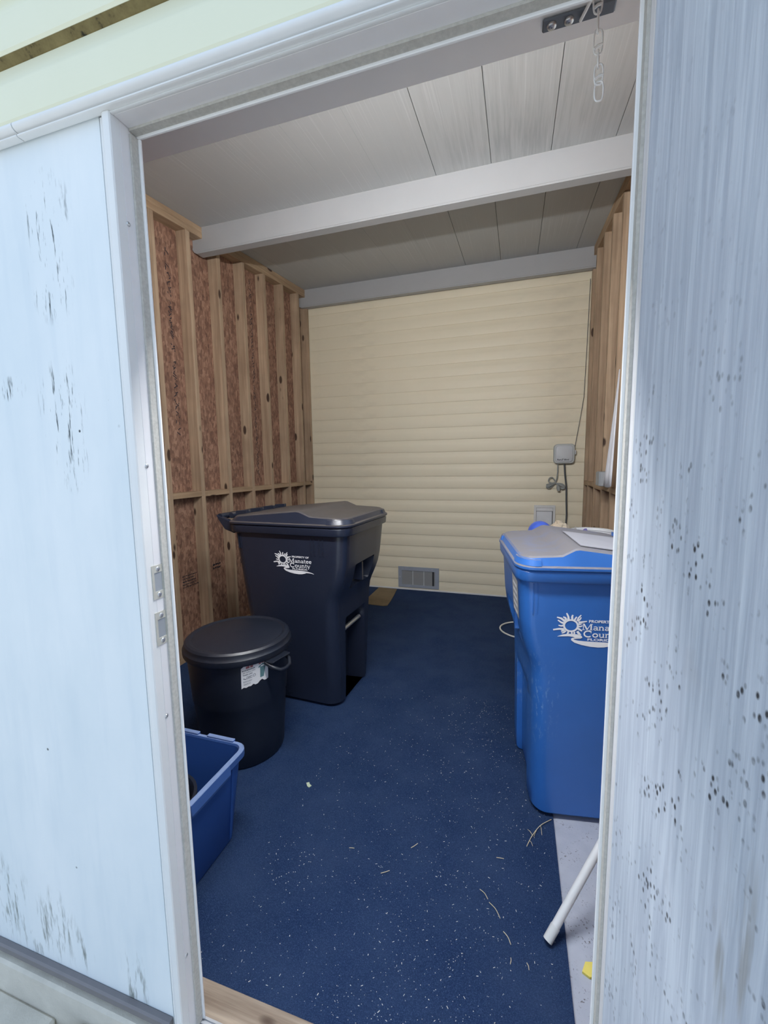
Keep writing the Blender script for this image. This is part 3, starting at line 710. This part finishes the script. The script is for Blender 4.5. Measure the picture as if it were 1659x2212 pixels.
# ------------------------------------------------------------------ round trash can
cx, cy = -0.86, 0.92
can = empty('round_trash_can', (cx, cy, 0.004)); tag(can, 'round black lidded trash can with torn paper label', 'trash can')
def rb(z): return 0.186 + (0.222 - 0.186)*z/0.5
n = 48
pr = [(0.001, .006), (.170, .006), (.180, .0), (rb(.02), .012)]
for z in (.1, .2, .27): pr.append((rb(z), z))
pr += [(rb(.28) + .004, .285), (rb(.30) + .004, .30), (rb(.4) + .003, .40), (rb(.49) + .003, .49), (rb(.5) + .008, .497), (rb(.5) + .008, .515)]
obj('body', MB().lathe(pr, n), CAN, can, world=False, smooth=35)
lp = [(.225, .500), (.238, .497), (.2405, .503), (.2405, .524), (.236, .530), (.233, .538), (.232, .548), (.224, .556), (.212, .558), (.200, .553), (.15, .561), (.08, .566), (.001, .568)]
ld = obj('lid', MB().lathe(lp, n), CAN, can, world=False, smooth=30)
def can_handle(a0):
    m = MB(); ca, sa = math.cos(a0), math.sin(a0)
    def W(r, t, z): return (r*ca - t*sa, r*sa + t*ca, z)
    m.tube([W(.222, -.055, .485), W(.262, -.05, .470), W(.282, -.03, .455), W(.285, 0, .45), W(.282, .03, .455), W(.262, .05, .470), W(.222, .055, .485)], .0085, 8)
    obj('handle', m, CAN, can, world=False, smooth=50)
    m = MB(); m.hexa([W(.22,-.06,.485), W(.262,-.056,.485), W(.262,.056,.485), W(.22,.06,.485), W(.22,-.06,.496), W(.268,-.056,.496), W(.268,.056,.496), W(.22,.06,.496)])
    obj('handle_lug', m, CAN, can, world=False, bevel=.003)
can_handle(math.radians(-12)); can_handle(math.radians(168))
# paper label wrapped on the can wall
LAB = plain('paper_label', (0.90, 0.91, 0.91), 0.6, 0, 0.05); LRED = plain('label_red', (0.42, 0.16, 0.17), 0.6, 0, 0.4, 90); LGRN = plain('label_green', (0.13, 0.26, 0.28), 0.6, 0, 0.3, 60); LTXT = plain('label_ink', (0.16, 0.17, 0.20), 0.6)
LW, LH, A0, Z0 = .118, .105, math.radians(-37), .398   # width, height, centre angle, bottom
def wrap(u, v, e): 
    z = Z0 + v + (u - LW/2)*.12; r = rb(z) + .0045 + e; a = A0 + (u - LW/2)/r; return (r*math.cos(a), r*math.sin(a), z)
def wrapped(nm, m2, mat, parent, e):
    m = MB(); m.add([wrap(p[0], p[1], e) for p in m2.v], m2.f); return obj(nm, m, mat, parent, world=False, fix=False)
outline_b = [0, .004, 0, .003, .001, .007, 0, .001, .009, .012, .002, 0, .003]; outline_t = [-.012, -.006, 0, 0, -.001, 0, 0, -.012, 0, .0, 0, 0, -.002]
m2 = MB(); k = len(outline_b)
m2.add([(LW*i/(k-1), outline_b[i], 0) for i in range(k)] + [(LW*i/(k-1), LH + outline_t[i], 0) for i in range(k)], [(i, i+1, k+i+1, k+i) for i in range(k-1)])
pl = wrapped('paper_label', m2, LAB, can, 0)
m2 = MB()
for a, b, lo_, hi_ in ((.02, .035, .086, .098), (.038, .05, .086, .103), (.074, .084, .085, .102), (.087, .108, .086, .104)):
    m2 = MB(); m2.add([(a, lo_, 0), (b, lo_, 0), (b, hi_, 0), (a, hi_ - .002, 0)], [(0,1,2,3)]); wrapped('label_red_print', m2, LRED, pl, .0006)
m2 = MB()
fit_text(m2, '20-GALLON', .006, .058, .067, .0062)
fit_text(m2, 'TRASH CAN', .006, .046, .057, .0055, .03)
for (a, b, z_, h_) in ((.004, .056, .0775, .0045), (.008, .045, .030, .0016), (.008, .04, .026, .0016), (.008, .036, .018, .0014), (.008, .034, .014, .0014)):
    x_ = a
    while x_ < b:
        l_ = R.uniform(.002, .006); m2.add([(x_, z_, 0), (x_ + l_, z_, 0), (x_ + l_, z_ + h_, 0), (x_, z_ + h_, 0)], [(0,1,2,3)]); x_ += l_ + .0012
thick(m2, [(.008, .045), (.016, .041), (.020, .040)], .003); 
for q in (([(.022,.040),(.044,.040),(.044,.049),(.022,.049),(.022,.040)], .0018), (arc(.054,.0465,.0055,.0055,0,360,14), .0016), ([(.026,.0445),(.040,.0445)], .0025)): thick(m2, q[0], q[1])
wrapped('label_text_print', m2, LTXT, pl, .0006)
m2 = MB(); m2.add([(.080,.024,0), (.096,.022,0), (.106,.070,0), (.080,.072,0)], [(0,1,2,3)]); m2.add([(.072,.070,0), (.112,.074,0), (.110,.081,0), (.092,.084,0), (.074,.077,0)], [(0,1,2,3,4)])
wrapped('label_can_picture', m2, LGRN, pl, .0006)

# ------------------------------------------------------------------ blue recycling bin
BX0, BX1, BY0, BY1, BH = -0.985, -0.548, 0.118, 0.520, 0.335
bn = empty('recycling_bin', ((BX0+BX1)/2, (BY0+BY1)/2, 0.004)); tag(bn, 'open worn blue recycling bin in front of the round can', 'recycling bin')
def rrect(x0, x1, y0, y1, r, z, seg=5):
    P = []
    for cx_, cy_, a0 in ((x1-r, y1-r, 0), (x0+r, y1-r, 90), (x0+r, y0+r, 180), (x1-r, y0+r, 270)):
        for k in range(seg+1):
            a = math.radians(a0 + 90*k/seg); P.append((cx_ + r*math.cos(a), cy_ + r*math.sin(a), z))
    return P
I = 0.035
secs = [rrect(BX0+I+.004, BX1-I-.004, BY0+I+.004, BY1-I-.004, .03, .0045), rrect(BX0+I, BX1-I, BY0+I, BY1-I, .034, .010), rrect(BX0+.006, BX1-.006, BY0+.006, BY1-.006, .036, BH-.030), rrect(BX0+.004, BX1-.004, BY0+.004, BY1-.004, .036, BH-.006),
        rrect(BX0+.008, BX1-.008, BY0+.008, BY1-.008, .033, BH-.006), rrect(BX0+I+.006, BX1-I-.006, BY0+I+.006, BY1-I-.006, .03, .016)]
obj('bin_wall', MB().loft(secs), BIN, bn, smooth=40)
m = MB(); o = .009
secs = [rrect(BX0-o+.005, BX1+o-.005, BY0-o+.005, BY1+o-.005, .042, BH-.030), rrect(BX0-o, BX1+o, BY0-o, BY1+o, .045, BH-.026), rrect(BX0-o, BX1+o, BY0-o, BY1+o, .045, BH-.004), rrect(BX0-o+.004, BX1+o-.004, BY0-o+.004, BY1+o-.004, .042, BH), rrect(BX0+.006, BX1-.006, BY0+.006, BY1-.006, .034, BH), rrect(BX0+.0085, BX1-.0085, BY0+.0085, BY1-.0085, .033, BH-.008)]
m.loft(secs, False, False); obj('bin_rim', m, BINR, bn, smooth=40)
for (x0, x1) in ((-.905, -.755), (-.715, -.60)):
    obj('rim_step', MB().box(x0, x1, BY1 - .004, BY1 + .012, BH - .003, BH + .0065), BINR, bn, bevel=.002)
obj('bin_grip', MB().prismy([(BX1 + .001, BH + .005), (BX1 + .013, BH + .003), (BX1 + .017, BH - .03), (BX1 + .014, BH - .042), (BX1 + .008, BH - .042), (BX1 + .004, BH - .02)], .235, .415), BINR, bn, bevel=.002)
for yy in (.17, .45): obj('wall_rib', MB().hexa([(BX1-I-.002,yy-.006,.02),(BX1-I+.004,yy-.006,.02),(BX1-I+.004,yy+.006,.02),(BX1-I-.002,yy+.006,.02),(BX1-.010,yy-.006,.30),(BX1-.002,yy-.006,.30),(BX1-.002,yy+.006,.30),(BX1-.010,yy+.006,.30)]), BIN, bn)
m = MB(); m.add([(-.868, BY1 - .0155, .245), (-.842, BY1 - .0155, .246), (-.838, BY1 - .0155, .258), (-.848, BY1 - .0150, .262), (-.853, BY1 - .0145, .275), (-.860, BY1 - .0150, .263)], [(0,1,2,3,4,5)])
m.v = [(p[0], BY1 - .008 - (.335 - p[2])*.095 - .0035, p[2]) for p in m.v]
obj('torn_sticker', m, LAB, bn, fix=False)
# dark round pot standing in the bin
pt = empty('plastic_pot', (-.775, .32, .022)); tag(pt, 'dark round plastic pot sitting inside the blue bin', 'pot')
obj('pot_wall', MB().lathe([(.001, .0), (.105, .0), (.124, .18), (.136, .182), (.136, .204), (.126, .204), (.118, .19), (.098, .012), (.001, .012)], 32), CAN, pt, world=False, smooth=40)

# ------------------------------------------------------------------ back wall fittings
yw = YB - 0.018
fv = empty('foundation_vent', (-0.587, yw, .03)); tag(fv, 'grey metal foundation vent with mesh low on the cream siding', 'vent')
x0, x1, z0, z1 = -.806, -.372, .030, .252; ix0, ix1, iz0, iz1 = -.768, -.412, .060, .212
m = MB()
for a in ((x0, x1, z0, iz0), (x0, x1, iz1, z1), (x0, ix0, iz0, iz1), (ix1, x1, iz0, iz1)): m.box(a[0], a[1], yw - .008, yw + .002, a[2], a[3])
obj('vent_frame', m, plain('vent_blue_grey', (0.36, 0.40, 0.47), 0.5, 0.2), fv)
def m_mesh():
    t = NT('vent_mesh', 0.7); a = t.wave(60, 0, 'X'); b = t.wave(60, 0, 'Z'); t.col(t.mix(t.math('MAXIMUM', a, b), (0.05, 0.055, 0.06), (0.36, 0.37, 0.37))); return t.m
obj('vent_screen', MB().box(ix0, ix1, yw + .0005, yw + .0015, iz0, iz1), m_mesh(), fv)
for x in (ix0 + (ix1-ix0)/3, ix0 + 2*(ix1-ix0)/3): obj('vent_bar', MB().box(x - .003, x + .003, yw - .006, yw + .0004, iz0, iz1), plain('vent_bar_white', (.6, .62, .64), .5), fv)
obj('vent_slide', MB().box(ix1 - .03, ix1 - .012, yw - .003, yw + .0003, iz0, iz1), DARK, fv)
for x, z in ((-.735, .236), (-.445, .236), (-.787, .14)): obj('vent_screw', MB().tube([(x, yw - .0082, z), (x, yw - .0105, z)], .006, 8), SCREW, fv)

fl = empty('flap_vent', (.63, yw, .73)); tag(fl, 'white square wall vent with hinged flap on the cream siding', 'vent')
x0, x1, z0, z1 = .536, .724, .715, .925
m = MB()
for a in ((x0, x1, z0, z0+.022), (x0, x1, z1-.022, z1), (x0, x0+.020, z0+.022, z1-.022), (x1-.020, x1, z0+.022, z1-.022)): m.box(a[0], a[1], yw - .012, yw + .004, a[2], a[3])
obj('vent_frame', m, plain('vent_white', (.72, .73, .72), .5), fl)
obj('flap', MB().hexa([(x0+.023,yw-.020,z0+.026),(x1-.028,yw-.020,z0+.026),(x1-.028,yw-.014,z0+.026),(x0+.023,yw-.014,z0+.026),(x0+.023,yw-.010,z1-.058),(x1-.028,yw-.010,z1-.058),(x1-.028,yw-.004,z1-.058),(x0+.023,yw-.004,z1-.058)]), plain('flap_white', (.66, .69, .73), .45), fl)
obj('top_strip', MB().box(x0+.022, x1-.022, yw - .010, yw + .002, z1 - .054, z1 - .024), plain('strip_white', (.74, .75, .76), .45), fl)
obj('vent_hollow', MB().box(x0+.02, x1-.02, yw + .0005, yw + .002, z0+.022, z1-.022), HOLE, fl)

tm = empty('irrigation_timer', (.785, yw, 1.31)); tag(tm, 'pale grey sprinkler timer box with cord on the cream siding', 'timer')
x0, x1, z0, z1 = .692, .872, 1.312, 1.492
TG = plain('timer_grey', (.50, .53, .53), .5, 0, .05); TG2 = plain('timer_face', (.60, .63, .66), .45, 0, .04)
def rr_xz(x0, x1, z0, z1, r, y, seg=5): return [(p[0], y, p[1]) for p in [(q[0], q[1]) for q in rrect(x0, x1, z0, z1, r, 0, seg)]]
obj('housing', MB().loft([rr_xz(x0, x1, z0, z1, .035, yw + .004), rr_xz(x0, x1, z0, z1, .035, yw - .035), rr_xz(x0+.006, x1-.006, z0+.006, z1-.006, .032, yw - .043)]), TG, tm, smooth=40)
fc = obj('cover', MB().loft([rr_xz(x0+.016, x1-.020, z0+.014, z1-.016, .028, yw - .042), rr_xz(x0+.018, x1-.022, z0+.016, z1-.018, .027, yw - .055), rr_xz(x0+.024, x1-.028, z0+.022, z1-.024, .022, yw - .058)]), TG2, tm, smooth=40)
obj('latch', MB().box(x1 - .002, x1 + .010, yw - .036, yw - .010, 1.395, 1.435), TG2, tm, bevel=.003)
m2 = MB(); fit_text(m2, 'Rain', .720, .757, 1.343, .013, .03, .25); fit_text(m2, 'Bird', .780, .818, 1.343, .013, .03, .25)
thick(m2, [(.762, 1.340), (.768, 1.352), (.776, 1.362)], .005, .002); thick(m2, [(.763, 1.358), (.768, 1.351), (.776, 1.352)], .004, .002)
m = MB(); m.add([(p[0], yw - .0588, p[1]) for p in m2.v], m2.f); obj('printed_name', m, plain('timer_ink', (.05, .05, .06), .6), fc, fix=False)
CORDG = plain('cord_grey', (.30, .32, .31), .6); CORDB = plain('cord_dark', (.07, .08, .09), .55)
obj('signal_cable', MB().tube([(.788, yw-.02, 1.312), (.795, yw-.02, 1.22), (.811, yw-.02, 1.10), (.815, yw-.018, .98), (.822, yw-.016, .85), (.818, yw-.016, .6), (.82, yw-.016, .3)], .0075, 8), CORDB, tm, smooth=60)
obj('power_cord', MB().tube([(.732, yw-.02, 1.312), (.733, yw-.02, 1.24), (.728, yw-.02, 1.18), (.718, yw-.022, 1.145)], .0055, 8), CORDG, tm, smooth=60)
def bez(pts, n=8):
    P = [Vector(p) for p in pts]; out = []
    for i in range(len(P) - 1):
        a, b, c, d = P[max(i-1, 0)], P[i], P[i+1], P[min(i+2, len(P)-1)]
        for k in range(n):
            t_ = k/n; out.append(0.5*((2*b) + (-a + c)*t_ + (2*a - 5*b + 4*c - d)*t_*t_ + (-a + 3*b - 3*c + d)*t_**3))
    return out + [P[-1]]
obj('cord_loop', MB().tube(bez([(.718, yw-.022, 1.145), (.69, yw-.026, 1.185), (.663, yw-.03, 1.18), (.657, yw-.03, 1.15), (.685, yw-.026, 1.135), (.718, yw-.022, 1.138)]), .0055, 8), CORDG, tm, smooth=60)
for dz in (0, .012, .022):
    obj('cord_loop', MB().tube(bez([(.718, yw-.022, 1.14), (.67, yw-.035, 1.128 - dz), (.640, yw-.03, 1.12 - dz), (.67, yw-.022, 1.11 - dz), (.718, yw-.02, 1.13), (.77, yw-.03, 1.128 - dz), (.795, yw-.03, 1.105 - dz*.6), (.77, yw-.024, 1.09 - dz*.3), (.718, yw-.022, 1.135)]), .0055, 8), CORDG, tm, smooth=60)
obj('plug', MB().tube([(.735, yw-.03, 1.12), (.742, yw-.035, 1.095), (.746, yw-.035, 1.062)], [.008, .018, .013], 10), CORDG, tm, smooth=60)
wr = obj('sensor_wire', MB().tube([(.872, yw-.016, 1.47), (.885, yw-.012, 1.56), (.905, yw-.010, 1.70), (.930, yw-.010, 1.90), (.938, yw-.010, 2.3), (.946, yw-.010, 2.9)], .0022, 6), CORDB); tag(wr, 'thin wire running up the wall corner from the timer', 'wire')

# right wall: grey box and white hanging cloth by the added window
eb = empty('junction_box', (SR, 2.50, 1.16)); tag(eb, 'grey metal junction box on the right stud wall', 'junction box')
obj('box_body', MB().box(SR - .060, SR - .001, 2.43, 2.555, 1.165, 1.262), GALV, eb, bevel=.004)
obj('box_cover', MB().box(SR - .064, SR - .0602, 2.435, 2.55, 1.170, 1.257), GALV, eb)
cl = MB(); secs = []
for k in range(9):
    z = 1.86 - .68*k/8; wd = .02 + .15*(k/8)**1.2; row = []
    for j in range(13):
        u = j/12; row.append((SR - .03 - .028*(k/8)*(.6 + .5*math.sin(u*9)) , 2.13 + wd*u + .0*z, z + .012*math.sin(u*7)*(k == 8)))
    secs.append(row)
cl.loft(secs, False, False, False)
clo = obj('hanging_cloth', cl, plain('white_cloth', (.74, .76, .82), .8), smooth=60); tag(clo, 'white cloth hanging on the right stud wall beside the grey box', 'cloth')
sm = clo.modifiers.new('solid', 'SOLIDIFY'); sm.thickness = .003

# ------------------------------------------------------------------ things behind the blue cart
ball = obj('ball', MB().lathe([(.001 if abs(k) == 8 else .0655*math.cos(PI*k/16), .0655*math.sin(PI*k/16)) for k in range(-8, 9)], 28), plain('ball_blue', (.06, .13, .60), .35), loc=(.500, 1.845, .934), smooth=60)
tag(ball, 'small bright blue ball on box behind the blue cart', 'ball')
CARD = plain('cardboard', (.36, .26, .17), .85, 0, .12)
bxo = empty('cardboard_box', (.61, 1.80, .004)); tag(bxo, 'tall cardboard box standing behind the blue cart', 'box')
obj('box_side', MB().box(.455, .745, 1.64, 1.96, .0045, .864), CARD, bxo, bevel=.004)
obj('box_flap', MB().box(.455, .745, 1.64, 1.799, .8645, .868), CARD, bxo); obj('box_flap', MB().box(.455, .745, 1.801, 1.96, .8645, .868), CARD, bxo)
def crumple(nm, c, rx, ry, rz_, mat, seed, amp, label, cat, n=14):
    rr = random.Random(seed); m = MB(); secs = []
    for i in range(1, n):
        th_ = PI*i/n; row = []
        for j in range(18):
            ph = 2*PI*j/18; k_ = 1 + rr.uniform(-amp, amp); row.append((rx*k_*math.sin(th_)*math.cos(ph), ry*k_*math.sin(th_)*math.sin(ph), rz_*(1 - math.cos(th_))*(1 + rr.uniform(-amp, amp)*.3)))
        secs.append(row)
    m.loft(secs); o = obj(nm, m, mat, loc=c); return tag(o, label, cat)
crumple('paper_bag', (.585, 1.70, .8685), .052, .045, .076, plain('bag_tan', (.42, .35, .26), .8, 0, .3, 30), 3, .22, 'crumpled tan paper bag behind the blue cart lid', 'bag')
crumple('crumpled_wrapper', (.664, 1.68, .8685), .011, .02, .062, plain('wrapper_grey', (.38, .37, .36), .6, 0, .4, 40), 5, .2, 'small grey crumpled wrapper beside the tan paper bag', 'wrapper')
crumple('purple_cloth', (.712, 1.68, .8685), .026, .03, .058, plain('cloth_purple', (.13, .11, .30), .8, 0, .3, 40), 9, .2, 'purple crumpled cloth beside the grey wrapper', 'cloth')
bk = empty('white_bucket', (.815, 2.12, .004)); tag(bk, 'tall white plastic tub with round rim behind the blue cart', 'tub')
WP = plain('white_plastic', (.74, .76, .80), .45, 0, .04)
obj('tub_wall', MB().lathe([(.001, 0), (.105, 0), (.125, .89), (.118, .89), (.098, .012), (.001, .012)], 36), WP, bk, world=False, smooth=40)
obj('tub_rim', MB().lathe([(.1255, .885), (.134, .888), (.136, .896), (.134, .907), (.126, .910), (.1185, .906), (.118, .892)], 36), WP, bk, world=False, smooth=60)
# flattened kraft paper at the foot of the back wall
ps = MB().prismz([(-1.02, 2.98), (-.80, 2.965), (-.765, 2.985), (-.772, 3.12), (-.79, 3.30), (-.815, 3.50), (-1.02, 3.52)], .0045, .010)
kp = obj('kraft_paper', ps, plain('kraft_brown', (.20, .15, .085), .85, 0, .2, 14)); tag(kp, 'flat brown kraft paper sheet on carpet beside the black cart', 'paper sheet')
# white hose loop on the carpet
hp = [(.48 + .212*math.cos(a_), 2.70 + .178*math.sin(a_), .012) for a_ in [2*PI*k/40 for k in range(40)]]
hl = obj('hose_loop', MB().tube(hp, .0065, 8, closed=True), plain('hose_white', (.78, .78, .72), .5), smooth=60); tag(hl, 'thin white hose coiled in a loop behind the blue cart', 'hose')
# white pole leaning from the floor to the right wall
a_, b_ = Vector((.472, .431, .016)), Vector((.627, .584, .216)); d_ = (b_ - a_); k_ = (SR - .02 - a_.x)/d_.x
pole = empty('broom_pole', a_); tag(pole, 'white pole leaning from the floor edge against the right wall', 'pole')
obj('shaft', MB().tube([a_ + d_*.02, a_ + d_*k_], .0115, 14), plain('pole_white', (.66, .68, .70), .45, 0, .06), pole, smooth=50)
obj('end_cap', MB().tube([a_ - d_*.0, a_ + d_*.14], .0128, 14), plain('pole_cap', (.60, .62, .63), .5, 0, .06), pole, smooth=50)

# ------------------------------------------------------------------ door chain and bracket on the header
ch = empty('door_chain', (.462, .10, 2.07)); tag(ch, 'pale metal door chain hanging from bracket on the header', 'chain')
CHM = plain('chain_zinc', (.93, .94, .94), .4, .1, .06); BRK = plain('bracket_dark', (.16, .18, .21), .5, .4, .2)
obj('bracket', MB().box(.388, .500, .167, .191, 2.0675, 2.0717), BRK, ch, bevel=.004)
for x in (.403, .430): obj('bracket_screw', MB().lathe([(.001, -.004), (.0055, -.004), (.0078, -.002), (.0078, 0)], 14, (x, .179)), SCREW, ch, smooth=50).location.z = 2.0673
obj('spring_arm', MB().tube([(.448, .182, 2.064), (.456, .150, 2.056), (.4625, .103, 2.040)], .0026, 8), CHM, ch, smooth=50)
def dlink(z0, L, wd, rot, x, y, tw=0.0):
    m = MB(); r = .0013; P = []
    n_ = 22
    for k in range(n_):
        a = 2*PI*k/n_; c, s_ = math.cos(a), math.sin(a)
        u = wd/2*(abs(c)**.55)*(1 if c >= 0 else -1); v = L/2*(abs(s_)**.8)*(1 if s_ >= 0 else -1)
        P.append((x + u*math.cos(rot), y + u*math.sin(rot), z0 - L/2 + v))
    m.tube(P, r, 7, closed=True)
    o = obj('chain_link', m, CHM, ch, smooth=60)
    if tw: obj('link_knot', MB().tube([(x - wd*.45*math.cos(rot), y - wd*.45*math.sin(rot), z0 - L + .008), (x, y, z0 - L + .012), (x + wd*.5*math.cos(rot), y + wd*.5*math.sin(rot), z0 - L + .013)], .0021, 7), CHM, o, world=False, smooth=60)
z = 2.036; x_, y_ = .4625, .10
for L, rot, wd, tw in ((.040, .1, .0125, 1), (.030, 1.35, .011, 0), (.034, .1, .0125, 1), (.022, 1.35, .010, 0), (.0285, .15, .0125, 1), (.027, .1, .0125, 0)):
    dlink(z, L, wd, rot, x_, y_, tw); z -= L - .0045; x_ += .0012

# ------------------------------------------------------------------ litter on the carpet
STRAW = plain('straw', (.60, .52, .36), .8, 0, .2); GRIT = plain('pale_grit', (.82, .80, .72), .8, 0, .2)
m = MB(); rr = random.Random(4)
def fleck(x, y, l, wd, h, a):
    c, s_ = math.cos(a), math.sin(a)
    def q(u, v, z): return (x + u*c - v*s_, y + u*s_ + v*c, z)
    m.add([q(-l/2, -wd/2, .0042), q(l/2, -wd/2, .0042), q(l/2, wd/2, .0042), q(-l/2, wd/2, .0042), q(-l/3, 0, .0042 + h), q(l/3, 0, .0042 + h)], [(0,1,5,4), (1,2,5), (2,3,4,5), (3,0,4)])
for k in range(1500):
    y = .12 + 1.5*rr.random()**1.6
    x = rr.uniform(-.45, .50) if rr.random() < .45 else rr.gauss(.18, .17)
    if not (-.50 < x < .50): continue
    s_ = rr.random(); l = .0013 + .0055*s_**6
    fleck(x, y, l, min(l, .0009 + .0009*rr.random()), .0009, rr.uniform(0, PI))
for k in range(45):
    fleck(rr.gauss(-.30, .05), rr.gauss(.42, .06), .0026, .0018, .001, rr.uniform(0, PI))
lt = obj('carpet_litter', m, GRIT, fix=False); tag(lt, 'pale grass and grit flecks scattered over the blue carpet', 'litter', kind='stuff')
def clip(pts, r=.0012): return MB().tube(bez([(x, y, z) for x, y, z in pts], 5), r, 5)
for (x, y, a, L) in ((.419,.36,1.9,.016), (.375,.36,1.5,.015), (-.157,.549,.2,.018), (.338,.657,.1,.024), (.294,.519,2.4,.035), (.328,.48,2.3,.05), (.365,.414,2.2,.035), (.05,.62,.9,.03), (-.02,.50,.6,.03)):
    c, s_ = math.cos(a)*L/2, math.sin(a)*L/2
    o = obj('grass_clipping', clip([(x - c, y - s_, .006), (x + s_*.15, y - c*.15, .008), (x + c, y + s_,   .006)], .0011), STRAW, smooth=60); tag(o, 'loose dry grass clipping lying on the blue carpet', 'clipping', 'grass clippings on the carpet')
tw = empty('dry_grass_stalk', (.46, .80, .006)); tag(tw, 'dry branching grass stalk on carpet at the blue cart foot', 'grass stalk')
obj('stalk', clip([(.515, .868, .008), (.475, .825, .012), (.445, .775, .010), (.425, .728, .007)], .0013), STRAW, tw, smooth=60)
for p in ((.445, .775, .43, .80), (.46, .80, .45, .775), (.475, .825, .478, .79), (.435, .75, .445, .735)): obj('side_blade', clip([(p[0], p[1], .010), ((p[0]+p[2])/2, (p[1]+p[3])/2, .012), (p[2], p[3], .006)], .0009), STRAW, tw, smooth=60)
lf = obj('torn_leaf', MB().prismz([(-.452,.775), (-.442,.782), (-.434,.772), (-.424,.768), (-.430,.755), (-.440,.760)], .0045, .007), plain('leaf_pale', (.50, .58, .42), .7)); tag(lf, 'small pale green torn leaf on the blue carpet', 'leaf')
yl = obj('yellow_leaf', MB().prismz([(.555,.392), (.572,.384), (.600,.392), (.606,.410), (.590,.424), (.566,.418)], -.0035, .003), plain('leaf_yellow', (.72, .62, .14), .7)); tag(yl, 'yellow leaf on the white floor beside the right jamb', 'leaf')
